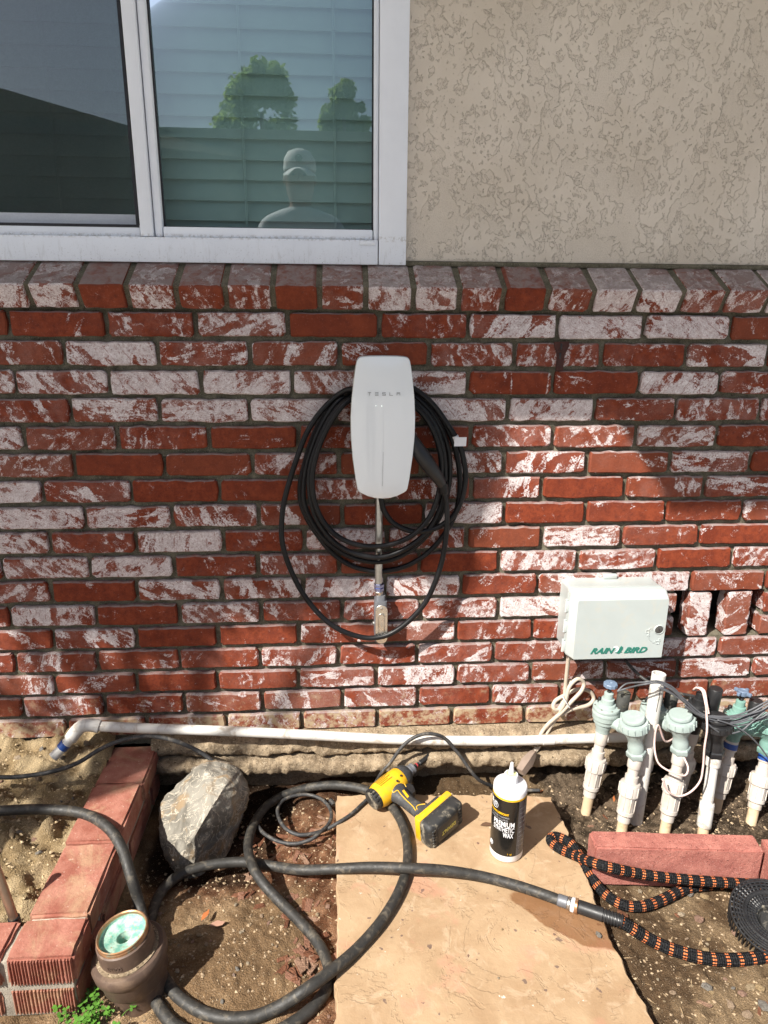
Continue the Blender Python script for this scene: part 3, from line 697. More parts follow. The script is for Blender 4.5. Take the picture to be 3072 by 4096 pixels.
# red concrete edging blocks
MT['edging'] = grain('red_edging_concrete', (.30, .105, .085), (.42, .165, .13), (.52, .27, .22), 25., 420., 1., .003)
def edging(a, b, y0, name, label, notch=None):
    mb = MB(); L = b-a
    bm = bmesh.new(); bmesh.ops.create_cube(bm, size=1)
    for v in bm.verts: v.co = Vector((v.co.x*L, v.co.y*.052, v.co.z*.105))
    bmesh.ops.bevel(bm, geom=bm.edges[:], offset=.004, segments=2, affect='EDGES')
    bmesh.ops.subdivide_edges(bm, edges=[e for e in bm.edges if e.calc_length() > .03], cuts=6, use_grid_fill=True)
    for v in bm.verts: v.co += Vector((random.gauss(0, .0007), random.gauss(0, .0007), random.gauss(0, .0007)))
    Mx = Matrix.Translation(((a+b)/2, y0+.026, .024)) @ Matrix.Rotation(-.09, 4, 'Z')
    bm.verts.index_update(); mb.add([v.co for v in bm.verts], [[v.index for v in f.verts] for f in bm.faces], Mx); bm.free()
    obj(name, mb, MT['edging'], label=label, cat='edging block', group='red edging blocks', ang=35)
ea = onz(2365, 3538, -.03); eb = onz(3040, 3560, -.03)
edging(ea.x, eb.x-.004, (ea.y+eb.y)/2-.002, 'edging_block', 'long red concrete edging block in front of the white risers')
edging(eb.x+.004, eb.x+.38, eb.y-.030, 'edging_block', 'red concrete edging block cut off by the right edge of the photo')
# ================================================================ materials of the things
DUST = ((.36, .29, .2), .55)
MT['black'] = plain('black_plastic', (.016, .016, .017), .42, var=.2)
MT['rubber'] = plain('dusty_black_rubber', (.026, .0245, .022), .58, var=.3, dirt=((.16, .135, .10), .55), sc=60, dsc=50, bump=.4)
MT['cable'] = plain('black_cable_jacket', (.008, .008, .009), .42, var=.2, sc=20, spec=.3)
MT['thin'] = plain('dusty_black_cable', (.03, .03, .031), .6, var=.2, dirt=((.22, .19, .15), .5), dsc=60)
MT['galv'] = plain('galvanised_steel', (.50, .49, .46), .36, 1., var=.1, sc=60)
MT['alu'] = plain('cast_aluminium', (.72, .68, .61), .32, 1., var=.06, sc=50)
MT['alu_dark'] = plain('grey_cast_body', (.16, .165, .18), .5, .4)
MT['zinc'] = plain('blue_zinc', (.34, .38, .62), .16, 1., var=.15)
MT['rust'] = plain('rusty_strap', (.055, .018, .014), .75, .2, var=.3, dirt=((.12, .04, .02), .6))
wg = T('white_gloss_glass', (.84, .88, .90), .16); wg.b.inputs['Coat Weight'].default_value = .6; wg.b.inputs['Coat Roughness'].default_value = .04; MT['white'] = wg.m
MT['box'] = plain('controller_plastic', (.41, .45, .44), .42, var=.03, sc=12, dirt=((.50, .46, .37), .35), dsc=30)
MT['boxgreen'] = plain('dark_green_print', (.02, .16, .12), .4, var=.05)
MT['pvc'] = plain('white_pvc', (.62, .60, .56), .38, var=.03, sc=10, dirt=((.36, .29, .22), .85), dsc=26)
MT['pvcd'] = plain('dusty_pvc', (.51, .46, .41), .5, var=.05, sc=10, dirt=((.50, .38, .27), .7), dsc=14)
MT['pvcb'] = plain('stained_lower_pipe', (.55, .42, .27), .6, var=.12, sc=20, dirt=((.36, .25, .15), .8), dsc=14)
MT['primer'] = plain('blue_pvc_glue', (.02, .07, .28), .4, var=.2)
MT['vgreen'] = plain('faded_green_valve', (.31, .375, .355), .5, var=.05, sc=20, dirt=((.50, .56, .52), .6), dsc=20)
MT['vgreen2'] = plain('green_valve', (.17, .31, .265), .42, var=.06, sc=20, dirt=((.42, .56, .5), .5), dsc=20)
MT['vblue'] = plain('slate_blue_knob', (.13, .18, .26), .5, var=.08, dirt=((.30, .35, .42), .6))
MT['soln'] = plain('weathered_solenoid', (.055, .055, .05), .6, var=.2, dirt=((.22, .20, .14), .8), dsc=45)
MT['steel'] = plain('steel_screw', (.6, .56, .5), .3, 1.)
MT['wire'] = plain('grey_wire', (.095, .098, .107), .45, var=.1)
MT['pinkwire'] = plain('pale_pink_wire', (.62, .46, .42), .5, var=.08)
MT['beige'] = plain('beige_cord', (.50, .43, .345), .55, var=.06, dirt=((.36, .28, .2), .5))
MT['yellow'] = plain('yellow_tool_plastic', (.72, .40, .012), .4, var=.06, dirt=((.42, .27, .08), .45), dsc=60)
MT['dusty'] = plain('dusty_black_battery', (.022, .022, .022), .6, var=.2, dirt=((.33, .29, .22), .8), dsc=34)
MT['grip'] = plain('grey_black_grip', (.035, .036, .038), .6, var=.15, dirt=((.14, .13, .11), .5), dsc=50)
MT['lettery'] = plain('yellow_print', (.62, .56, .12), .5, var=.05)
MT['bottle'] = plain('white_bottle', (.80, .80, .82), .3, var=.02, sc=5)
MT['label'] = plain('black_label', (.012, .011, .010), .16, var=.1)
MT['labely'] = plain('yellow_label_band', (.75, .42, .01), .3, var=.03)
MT['labelg'] = plain('grey_label_panel', (.07, .068, .075), .3, var=.1)
MT['printw'] = plain('white_print', (.72, .72, .74), .4, var=.02)
MT['printg'] = plain('grey_print', (.33, .33, .35), .4, var=.02)
MT['wax'] = plain('yellowish_wax', (.62, .66, .28), .4, var=.08)
MT['iron'] = plain('brown_cast_iron', (.105, .068, .05), .55, .15, var=.18, sc=25, dirt=((.24, .165, .11), .55), dsc=20, bump=.3)
MT['brass'] = plain('worn_copper_rim', (.42, .23, .12), .45, .7, var=.25, dirt=((.20, .42, .36), .55), dsc=50)
def patina():
    t = T('green_copper_patina', rough=.8); p = t.pos()
    c = t.mix(t.mr(t.noise(p, 70., 6, .6), .35, .65), (.12, .32, .25), (.38, .53, .43)); c = t.mix(t.mr(t.noise(p, 160., 3), .6, .7), c, (.32, .24, .15))
    t.col(c); t.bump(t.noise(p, 240., 4), .5, .002); return t.m
MT['patina'] = patina()
MT['leaf'] = plain('clover_leaf', (.075, .19, .022), .5, var=.3, sc=60)
def fabric_hose():
    t = T('woven_black_orange_sleeve', rough=.9, spec=.1); uv = t.co('UV'); u, v = t.sep(uv, 0), t.sep(uv, 1)
    fu = t.ma('FRACT', t.ma('ADD', t.ma('DIVIDE', u, .0262), t.ma('MULTIPLY', t.noise(t.co(), 60., 2), .12)))
    band = t.ma('MULTIPLY', t.mr(fu, .0, .05), t.ma('SUBTRACT', 1., t.mr(fu, .30, .35)))
    tick = t.mr(t.ma('SINE', t.ma('MULTIPLY', v, 2*math.pi*12)), -.25, .15)
    ribs = t.ma('SINE', t.ma('MULTIPLY', v, 2*math.pi*12)); wv = t.ma('SINE', t.ma('MULTIPLY', u, 2*math.pi/.0044))
    c = t.mix(t.mr(t.noise(t.co(), 300., 3), .4, .75), (.010, .010, .011), (.035, .035, .036))
    o = t.mix(t.mr(t.noise(t.co(), 200., 3), .3, .7), (.50, .115, .035), (.72, .25, .10))
    t.col(t.mix(t.ma('MULTIPLY', band, tick), c, o)); t.bump(t.ma('ADD', t.ma('MULTIPLY', ribs, .5), t.ma('ADD', t.ma('MULTIPLY', wv, .5), t.noise(t.co(), 400., 2))), .9, .0016); return t.m
MT['fabric'] = fabric_hose()

# ================================================================ wall charger
def charger():
    F_ = lambda zx, zy, y: ony(1350+zx/3.4025, 1400+zy/3.4025, y)
    yf = -.100; c = F_(622, 1050, yf); top = F_(610, 85, yf).z; bot = F_(600, 2030, yf).z; cx = c.x; H = top-bot
    t = thing('wall_charger', (cx, 0, bot), 'white electric car wall charger with its black cable coiled round it', 'charger')
    right = [(0, 0), (.5, .004), (.80, .010), (.90, .022), (.955, .042), (.985, .09), (1.0, .14)]
    hw = .0632
    # half outline: (half width, fraction down)
    half = [(0, 0), (.030, .0015), (.044, .005), (.0515, .0105), (.0552, .020), (.0575, .036), (.0600, .075), (.0645, .17), (.0690, .30), (.0712, .42), (.0708, .55), (.0672, .70), (.0612, .85), (.0570, .927), (.0545, .944), (.049, .957), (.034, .981), (.017, .996), (0, 1.0)]
    half = [Vector(p+(0,)) for p in half]; half = spline(half, .02) if False else half
    pts = [(cx+a, top-b*H) for a, b, _ in half]+[(cx-a, top-b*H) for a, b, _ in half[-2:0:-1]]
    def ring(k, y, dz=0.): return [(cx+(x-cx)*k, y, (z-(top+bot)/2)*(1-(1-k)*.45)+(top+bot)/2+dz) for x, z in pts]
    def bulge(x, z): return -.0055*(1-((x-cx)/.072)**2)*1.-.003*(1-((z-(top+bot)/2)/(H/2))**2)
    # faceplate: front disc as nested rings
    fp = MB(); secs = [ring(.985, yf+.012), ring(1.0, yf+.009), ring(1.0, yf+.005), ring(.985, yf+.0025)]
    for k in (.96, .9, .75, .5, .25, .1, .004):
        secs.append([(x, yf+.0025+bulge(x, z)*min(1, (1-k)*3.2), z) for x, y, z in ring(k, 0)])
    fp.loft(secs, cap=True); face = obj('faceplate', fp, MT['white'], t, ang=60)
    rim = MB(); rim.loft([ring(1.012, yf+.022), ring(1.012, yf+.013), ring(.985, yf+.0125)]); obj('rim', rim, MT['galv'], t)
    by = MB(); by.loft([ring(.72, .0), ring(.72, -.05), ring(.80, -.065), ring(.97, yf+.0215), ring(.97, yf+.014)]); obj('body', by, plain('pale_grey_body', (.4, .42, .43), .5), t)
    # lettering, as cut strokes
    lm = MB(); p0, p1 = F_(410, 595, yf), F_(850, 595, yf); zl = p0.z; h = .0070; s = .0011; W_ = .0076
    xs_ = [p0.x+W_/2+(p1.x-p0.x-W_)*i/4 for i in range(5)]
    def fy(x, z): return yf+.0025+bulge(x, z)*1.-.0006
    def bar(x, dx, dz, wx, wz): lm.box((x+dx, fy(x+dx, zl+dz), zl+dz), (wx, .0006, wz))
    hh = h/2-s/2; hx = W_/2-s/2
    bar(xs_[0], 0, hh, W_, s); bar(xs_[0], 0, -s/2, s, h-s)
    for dz in (hh, 0, -hh): bar(xs_[1], 0, dz, W_, s)
    for dz in (hh, 0, -hh): bar(xs_[2], 0, dz, W_, s)
    bar(xs_[2], -hx, hh/2, s, hh-s); bar(xs_[2], hx, -hh/2, s, hh-s)
    bar(xs_[3], -hx, s/2, s, h-s); bar(xs_[3], 0, -hh, W_, s)
    bar(xs_[4], 0, hh, W_, s); bar(xs_[4], 0, hh*.3, W_, s); bar(xs_[4], -hx, -hh*.35, s, hh+s); bar(xs_[4], hx, -hh*.35, s, hh+s)
    obj('lettering', lm, plain('grey_print_light', (.36, .37, .38), .4), face, smooth=False)
    sl = MB(); a, b = F_(620, 1380, yf), F_(608, 1845, yf); n = 12
    for i in range(n):
        z = a.z+(b.z-a.z)*(i+.5)/n; x = a.x+(b.x-a.x)*(i+.5)/n; sl.box((x, fy(x, z), z), (.0012, .0007, abs(b.z-a.z)/n*.98))
    obj('status_bar', sl, plain('bar_grey', (.58, .6, .61), .4), face, smooth=False)
    le = MB()
    for zx, zy in ((520, 753), (600, 757)):
        p = F_(zx, zy, yf); le.lathe([(.0007, 0), (.0007, .0006)], 8, frame((p.x, fy(p.x, p.z)+.0004, p.z), x=(1, 0, 0), z=(0, -1, 0)))
    m = T('status_light', (1, 1, 1)); m.b.inputs['Emission Color'].default_value = (.8, 1, .9, 1); m.b.inputs['Emission Strength'].default_value = 1.5
    obj('status_light', le, m.m, face)
    # coiled cable: one long winding
    D = lambda zx, zy, y: ony(1000+zx/1.58, 1300+zy/1.58, y)
    R = .0065; C = []
    def seq(L, y0, y1):
        for i, (a, b) in enumerate(L): C.append(D(a, b, y0+(y1-y0)*i/(len(L)-1)))
    seq([(825, 1060), (832, 1120), (850, 1180), (905, 1250), (1000, 1298), (1100, 1303), (1200, 1272), (1285, 1205), (1335, 1110), (1362, 980), (1355, 880), (1325, 760), (1250, 630), (1150, 495), (1040, 405), (940, 370), (840, 360), (740, 372), (640, 412)], -.055, -.030)
    seq([(540, 480), (450, 600), (390, 730), (345, 880), (318, 1010), (322, 1120), (365, 1230), (440, 1345), (520, 1440), (610, 1505), (710, 1543), (840, 1555), (980, 1525), (1110, 1450), (1215, 1340), (1295, 1200), (1325, 1050), (1318, 880), (1275, 720), (1190, 570), (1070, 445), (950, 400), (840, 390), (740, 400), (650, 430)], -.014, -.014)
    seq([(560, 480), (470, 600), (405, 740), (360, 880), (340, 1000), (340, 1110), (375, 1210), (450, 1330), (560, 1425), (690, 1482), (830, 1496), (960, 1456), (1090, 1358), (1190, 1230), (1240, 1090), (1262, 950), (1255, 800), (1210, 660), (1120, 520), (1000, 430), (850, 410), (700, 430)], -.03, -.030)
    seq([(580, 500), (490, 620), (425, 760), (385, 890), (375, 1010), (392, 1140), (440, 1260), (530, 1370), (650, 1440), (810, 1468), (950, 1430), (1080, 1345), (1165, 1235), (1215, 1110), (1232, 960), (1222, 800), (1180, 660), (1100, 540), (980, 450), (850, 425), (700, 440)], -.046, -.045)
    seq([(590, 505), (500, 630), (435, 770), (400, 900), (392, 1010), (412, 1130), (465, 1245), (560, 1340), (690, 1392), (820, 1398), (940, 1372), (1040, 1318), (1125, 1230), (1180, 1110), (1205, 980), (1205, 830), (1160, 670), (1080, 550), (960, 460), (840, 440), (720, 420), (640, 405)], -.060, -.050)
    seq([(560, 440), (450, 545), (360, 680), (295, 845), (250, 985), (215, 1120), (200, 1250), (205, 1380), (250, 1530), (330, 1690), (440, 1830), (560, 1922), (700, 1972), (800, 1976), (900, 1945), (1010, 1865), (1110, 1750), (1180, 1600), (1222, 1450), (1244, 1280), (1244, 1150), (1228, 1060)], -.030, -.066)
    cb = MB(); cb.tube(C, R, 12, step=.006); cable = obj('cable', cb, MT['cable'], t, ang=180)
    # connector handle, hung on the side
    hc = MB(); ax = [D(1000, 690, -.075), D(1045, 760, -.078), D(1090, 830, -.080), D(1140, 900, -.080), D(1190, 970, -.076), D(1218, 1020, -.070), D(1226, 1062, -.066)]
    rr = [.0135, .016, .0178, .0172, .0150, .0118, .0098]
    hc.tube(ax, lambda q: float(np.interp(q, np.linspace(0, 1, 7), rr)), 18, step=.006); con = obj('connector', hc, MT['black'], cable, ang=60)
    rg = MB(); rg.tube([D(1216, 1000, -.071), D(1222, 1035, -.069), D(1226, 1055, -.067)], .0128, 16, step=.004); obj('collar', rg, MT['cable'], con)
    tg = MB(); p = D(1322, 738, -.058); Mx = frame(p, x=Vector((1, .25, -.04)), z=Vector((.2, -1, .0)))
    tg.box((.003, 0, 0), (.030, .021, .0006), Mx); obj('cable_tag', tg, MT['printw'], cable, smooth=False)
    tw = MB(); tw.tube([D(1296, 700, -.040), D(1312, 740, -.040)], .0075, 12, step=.005); obj('tag_wrap', tw, MT['printw'], cable)
charger()

# ================================================================ conduit below the charger
def conduit():
    D = lambda zx, zy, y: ony(1000+zx/1.58, 1300+zy/1.58, y)
    K = lambda zx, zy, y: ony(1450+zx/7.375, 2280+zy/7.375, y)
    y = -.024; a = D(817, 1080, y); b = D(812, 1640, y)
    t = thing('electrical_conduit', (b.x, y, D(812, 1985, y).z), 'galvanised conduit running down from the wall charger into a conduit body', 'conduit')
    p = MB(); p.tube([a, b], .0093, 20, step=.05, smooth=False); obj('pipe', p, MT['galv'], t)
    c = MB(); q0, q1 = D(813, 1502, y), D(813, 1540, y); c.tube([q0, q1], .0105, 20, step=.05); obj('coupling', c, MT['galv'], t)
    nut = MB(); z1 = K(480, 385, y).z; z0 = K(480, 615, y).z; x = K(485, 500, y).x
    hexr = lambda a_, z_: 1/math.cos(((a_+.3) % (math.pi/3))-math.pi/6)*.9
    Mn = Matrix.Translation((x, y, z0)); L = z1-z0
    nut.lathe([(.0105, 0), (.0125, .002), (.0125, L*.42), (.0112, L*.47), (.0128, L*.55), (.0128, L-.002), (.0105, L)], 36, Mn, rf=hexr); obj('compression_nut', nut, MT['zinc'], t, ang=25)
    cl = MB(); z2 = K(480, 735, y).z; cl.lathe([(.0095, 0), (.0105, .002), (.0105, z0-z2-.001), (.0095, z0-z2)], 28, Matrix.Translation((x, y, z2))); obj('connector_ring', cl, MT['alu'], t)
    z3 = K(540, 2080, y).z; zt = K(520, 910, y).z; hw = .0148; bx = K(530, 1400, y).x
    bd = MB(); secs = []
    for z, wv, d0, d1 in ((z2+.001, .0112, -.036, -.012), (z2-.012, .0120, -.038, -.008), (zt+.004, .0150, -.044, -.002), (zt-.012, .0158, -.046, 0), (z3+.022, .0158, -.046, 0), (z3+.004, .0135, -.044, 0), (z3, .010, -.042, -.004)):
        o = rrect(wv*2, d1-d0, .006, 3); secs.append([(bx+px_, (d0+d1)/2+py_, z) for px_, py_ in o])
    bd.loft(secs); body = obj('conduit_body', bd, MT['alu_dark'], t)
    cv = MB(); Lc = zt-z3-.006; out = rrect(.0298, Lc, .0145, 8); Mc = frame((bx+.001, -.0462, z3+.004+Lc/2), x=(1, 0, 0), z=(0, -1, 0)); cv.prism(out, .0022, Mc, bev=.0006); cover = obj('cover', cv, MT['alu'], body, ang=30)
    emb = MB(); o1 = rrect(.0142, Lc*.62, .007, 6); n = len(o1); tube = [Mc @ Vector((q[0], q[1]-.003, .0022)) for q in o1]+[Mc @ Vector((o1[0][0], o1[0][1]-.003, .0022))]
    emb.tube(tube, .0016, 8, step=.004); obj('raised_panel', emb, MT['alu'], cover)
    sc = MB(); sc.lathe([(.0034, 0), (.0034, .0012), (.0024, .002)], 14, frame(Mc @ Vector((0, Lc/2-.0085, .002)), x=(1, 0, 0), z=(0, -1, 0))); obj('screw', sc, MT['steel'], cover)
    lt = MB(); text(lt, 'REGAL', .0052, Mc @ Matrix.Translation((.002, 0, .0022)) @ Matrix.Rotation(math.pi/2, 4, 'Z'), .0003); obj('lettering', lt, MT['galv'], cover)
    bo = MB(); p = K(262, 1560, -.02); bo.lathe([(.0062, 0), (.006, .003), (.003, .0055)], 14, frame((bx-.0155, -.022, p.z), x=(0, 1, 0), z=(-1, 0, 0))); obj('bolt', bo, MT['galv'], body)
conduit()

# ================================================================ rusty hanger
E_ = lambda zx, zy, y: ony(2000+zx/1.5476, 1000+zy/1.5476, y)
hg = MB(); o = [E_(*q, -.003) for q in ((332, 568), (428, 566), (424, 600), (402, 640), (396, 665), (388, 745), (342, 747), (350, 665), (346, 630), (334, 598))]
hg.prism([(p.x, p.z) for p in o][::-1], .0025, frame((0, -.0035, 0), x=(1, 0, 0), y=(0, 0, 1)), bev=.0006)
hgo = obj('strap_hanger', hg, MT['rust'], label='small rusty metal strap hanging on the upper brick course', cat='bracket', ang=30, base=(0, 0, 0))
hs = MB()
for q in ((380, 597), (372, 655)):
    p = E_(*q, -.0066); hs.box(p, (.0045, .0012, .013), bev=.0005)
obj('slot', hs, MT['black'], hgo)

# ================================================================ irrigation controller
def controller():
    K = lambda zx, zy, y: ony(2200+zx/2.765, 2280+zy/2.765, y)
    yf = -.100; TL, TR, BR, BL = K(325, 335, yf), K(1310, 330, yf), K(1240, 975, yf), K(245, 980, yf)
    cx = (TL.x+TR.x+BR.x+BL.x)/4; cz = (TL.z+TR.z+BR.z+BL.z)/4; W = ((TR.x-TL.x)+(BR.x-BL.x))/2; H = ((TL.z-BL.z)+(TR.z-BR.z))/2
    xl, xr = cx-W/2-.013, cx+W/2+.004; zb, zt_ = cz-H/2-.002, cz+H/2+.018
    t = thing('irrigation_controller', (cx, 0, zb), 'pale grey plastic irrigation controller box mounted on the brick wall', 'control box')
    Mx = lambda y: frame(((xl+xr)/2, y, (zb+zt_)/2), x=(1, 0, 0), z=(0, -1, 0)); WW, HH = xr-xl, zt_-zb
    bd = MB(); s = []
    for k, y in ((.97, .0), (.97, -.052), (.985, -.056), (.985, -.066)):
        s.append([(cx0, y, z0) for cx0, z0 in [((xl+xr)/2+a*k-.003, (zb+zt_)/2+b*k+.004) for a, b in rrect(WW, HH, .010, 4)]])
    bd.loft(s); obj('case', bd, MT['box'], t, ang=35)
    ld = MB(); s = []
    fl, fr, fz0, fz1 = cx-W/2, cx+W/2, cz-H/2, cz+H/2
    o0 = rrect(WW, HH, .010, 4); o1 = rrect(WW, HH, .010, 4); o2 = rrect(fr-fl, fz1-fz0, .0025, 4)
    mid = ((xl+xr)/2, (zb+zt_)/2)
    s.append([(mid[0]+a, -.0662, mid[1]+b) for a, b in o0]); s.append([(mid[0]+a, -.078, mid[1]+b) for a, b in o1])
    s.append([(mid[0]+a*.99, -.081, mid[1]+b*.99) for a, b in o1]); s.append([((fl+fr)/2+a, yf, (fz0+fz1)/2+b) for a, b in o2])
    ld.loft(s); lid = obj('lid', ld, MT['box'], t, ang=22)
    for zx0, zy0, zx1, zy1 in ((205, 320, 190, 450), (182, 548, 165, 668), (155, 768, 143, 878)):
        h = MB(); a, b = K(zx0, zy0, -.06), K(zx1, zy1, -.06); zc = (a.z+b.z)/2
        h.tube([(xl-.003, -.064, zc+.017), (xl-.003, -.064, zc-.017)], .0036, 10, step=.02); h.box((xl-.001, -.068, zc), (.006, .012, .026), bev=.0015); obj('hinge', h, MT['box'], t)
    tb = MB(); p = K(675, 158, -.02); tb.box((p.x, -.008, zt_+.008), (.034, .012, .012), bev=.002); obj('mounting_tab', tb, MT['box'], t)
    lk = MB(); p = K(1207, 660, yf-.001); Ml = frame((p.x, yf+.001, p.z), x=(1, 0, 0), z=(0, -1, 0))
    lk.lathe([(.0125, -.002), (.0125, .0022), (.0112, .0034), (.0105, .002)], 28, Ml, cap1=False); l_ = obj('lock_ring', lk, MT['box'], lid)
    lc = MB(); lc.lathe([(.0105, -.001), (.0105, .0022), (.009, .0028)], 28, Ml); core = obj('lock', lc, plain('dark_lock', (.10, .095, .09), .4, .5), lid)
    ky = MB(); ky.box((0, 0, .0032), (.0016, .008, .001), Ml @ Matrix.Rotation(.5, 4, 'Z')); obj('keyway', ky, MT['black'], core)
    ic = MB()
    def sym(zx, zy): q = K(zx, zy, yf); return Vector((q.x, yf-.0005, q.z))
    ic.tube([sym(1092, 700), sym(1085, 740), sym(1105, 775), sym(1145, 800)], .0012, 8, step=.003)
    ic.tube([sym(1070, 728), sym(1088, 712), sym(1100, 730)], .001, 6, step=.003); ic.tube([sym(1160, 780), sym(1150, 802), sym(1128, 800)], .001, 6, step=.003)
    for (a, b, op) in ((1080, 680, 1), (1190, 800, 0)):
        ic.tube([sym(a-20, b-15), sym(a+18, b-17), sym(a+15, b+14), sym(a-22, b+15), sym(a-20, b-15)], .001, 6, smooth=False)
        q = 14 if op else 0
        ic.tube([sym(a+10, b-15), sym(a+12+q, b-36), sym(a+28+q, b-36), sym(a+30+q, b-18 if op else b-14)], .001, 6, step=.003)
    obj('lock_symbols', ic, MT['box'], lid)
    tx = MB(); a = K(430, 905, yf); b = K(690, 905, yf); zc = K(560, 922, yf).z
    text(tx, 'RAIN', .0215, frame(((a.x+K(700, 905, yf).x)/2, yf-.0004, zc), x=(1, 0, 0), y=(0, 0, 1)), .0009, width=K(700, 905, yf).x-a.x, shear=.45, bold=.0006)
    obj('lettering', tx, MT['boxgreen'], lid, ang=30); tx = MB()
    a = K(805, 905, yf); b = K(1060, 905, yf); text(tx, 'BIRD', .0215, frame(((a.x+b.x)/2, yf-.0004, zc), x=(1, 0, 0), y=(0, 0, 1)), .0009, width=b.x-a.x, shear=.45, bold=.0006)
    obj('lettering', tx, MT['boxgreen'], lid, ang=30)
    em = MB(); bird = [K(u, v, yf) for u, v in ((712, 905), (735, 885), (752, 868), (765, 875), (775, 852), (790, 838), (808, 855), (802, 880), (785, 898), (798, 908), (778, 912), (762, 925), (742, 922), (722, 915))]
    em.prism([(p.x, p.z) for p in bird][::-1], .0012, frame((0, yf+.0002, 0), x=(1, 0, 0), y=(0, 0, 1))); obj('bird_emblem', em, MT['boxgreen'], lid, smooth=False)
    em2 = MB(); wg = [K(u, v, yf) for u, v in ((712, 908), (728, 895), (742, 880), (730, 862), (704, 858), (715, 852), (738, 848), (732, 838), (752, 850), (760, 872), (748, 892), (735, 905))]
    em2.prism([(p.x, p.z) for p in wg][::-1], .0016, frame((0, yf+.0002, 0), x=(1, 0, 0), y=(0, 0, 1))); obj('bird_wing', em2, MT['white'], lid, smooth=False)
    return t
controller()
# ================================================================ pipes along the wall
Dp = lambda a, b: (a*1.8518, b*1.8518)                       # full-view columns and rows
def gp(a, b, z): return onz(a*1.8518, b*1.8518, z)
ZA = lambda zx, zy, y: ony(zx/1.508, 2800+zy/1.508, y)
pr = .0128
hp = thing('water_pipe', (-.6, -.045, .12), 'long white pvc pipe lying along the foot of the brick wall', 'pipe')
pw = MB(); y = -.052
pts = [ZA(575, 158, y), ZA(900, 172, y), ony(900, 2924, y), ony(1200, 2938, y), ony(1600, 2958, y), ony(2000, 2963, y), ony(2300, 2955, y), ony(2650, 2945, y-.02)]
pw.tube(pts, pr, 16, step=.03); obj('pipe', pw, MT['pvc'], hp, ang=180)
el = MB(); ep = [ZA(600, 160, y), ZA(540, 150, y), ZA(490, 160, y), ZA(455, 195, y-.004), ZA(425, 235, y-.010)]
el.tube(ep, .0165, 16, step=.006); obj('elbow', el, MT['pvc'], hp, ang=60)
dn = MB(); dn.tube([ZA(430, 230, y-.009), ZA(365, 300, y-.02), ZA(320, 345, y-.03)], pr, 16, step=.01); obj('stub', dn, MT['pvc'], hp)
gl = MB(); gl.tube([ZA(398, 262, y-.014), ZA(372, 290, y-.018)], pr+.0012, 16, step=.01); obj('glue_ring', gl, MT['primer'], hp)
cj = MB(); a = ony(2170, 2960, y); cj.tube([a, a+Vector((.03, 0, -.0003))], pr+.0006, 16, step=.01); obj('joint', cj, MT['pvc'], hp)

op = thing('standing_pipe', onz(2540, 3295, -.03), 'tall open white pvc pipe standing up among the valves', 'pipe')
a = onz(2540, 3300, -.045); b = ony(2636, 2694, -.17); Mo = upto(a, b); L = (b-a).length
m = MB(); m.lathe([(.0165, 0), (.0165, L), (.0132, L), (.0132, L-.09)], 28, Mo, cap1=True); obj('pipe', m, MT['pvc'], op, ang=50)
st_ = MB(); rr_ = random.Random(5)
drip = [Mo @ (Vector((math.cos(an)*.0166, math.sin(an)*.0166, L*(1-f))))
        for f, an in ((.02, 0), (.08, .02), (.14, -.03), (.2, .03), (.27, 0))]
# crack runs down the camera side of the pipe
cd = (CAM-b).normalized(); ax_ = (b-a).normalized(); side = (cd-ax_*cd.dot(ax_)).normalized(); sid2 = ax_.cross(side)
q = [b-ax_*(L*f)+(side*math.cos(an)-sid2*math.sin(an))*.0164 for f, an in ((.03, -.55), (.08, -.52), (.13, -.56), (.17, -.50), (.22, -.46))]
st_.tube(q, .0009, 6, step=.004); obj('crack', st_, MT['rubber'], op)

# ================================================================ valves
def ribs(mb, r, z0, z1, n, M, w=.0022, h=.0018):
    for k in range(n):
        an = 2*math.pi*k/n; mb.box((0, 0, 0), (h*2, w, z1-z0), M @ Matrix.Translation((math.cos(an)*r, math.sin(an)*r, (z0+z1)/2)) @ Matrix.Rotation(an, 4, 'Z'), bev=.0006, seg=1)
def riser(t, a, b, style='union', glue=False, low='pvcb', mat='pvcd'):
    Mr = upto(a, b); L = (b-a).length; f = L/.22
    def part(name, prof, m, n=28, rb=None, **k):
        mb = MB(); mb.lathe([(r, z*L) for r, z in prof], n, Mr, **k)
        if rb: ribs(mb, rb[0], rb[1]*L, rb[2]*L, rb[3], Mr)
        return obj(name, mb, MT[m], t, ang=40)
    if style == 'union':
        part('lower_pipe', [(.0128, -.12), (.0128, .22)], low)
        part('union_body', [(.0158, .19), (.0162, .265), (.0185, .275), (.0205, .285), (.0205, .325), (.0195, .33), (.0195, .50), (.0205, .51)], mat, rb=(.0196, .335, .50, 8))
        part('union_nut', [(.0215, .505), (.0243, .515), (.0243, .645), (.0225, .662), (.018, .665)], mat, rb=(.0243, .525, .64, 10))
        part('bushing', [(.0162, .662), (.0162, .745), (.0128, .75)], mat)
        part('upper_pipe', [(.0128, .74), (.0128, .86)], mat)
        part('adapter', [(.0152, .835), (.0165, .845), (.0165, .985), (.0150, 1.0)], mat)
    else:
        part('lower_pipe', [(.0128, -.12), (.0128, .16)], low)
        part('coupling', [(.0165, .12), (.0172, .13), (.0172, .40), (.0160, .41)], 'pvc')
        part('upper_pipe', [(.0134, .40), (.0134, .95)], 'pvc')
        part('adapter', [(.0165, .84), (.0175, .85), (.0175, 1.0)], 'pvc')
    if glue:
        part('glue_ring', [(.0168, .86), (.0170, .90), (.0168, .935)], 'primer')
def scallop(n, d): return lambda a, z: 1+d*math.cos(n*a)
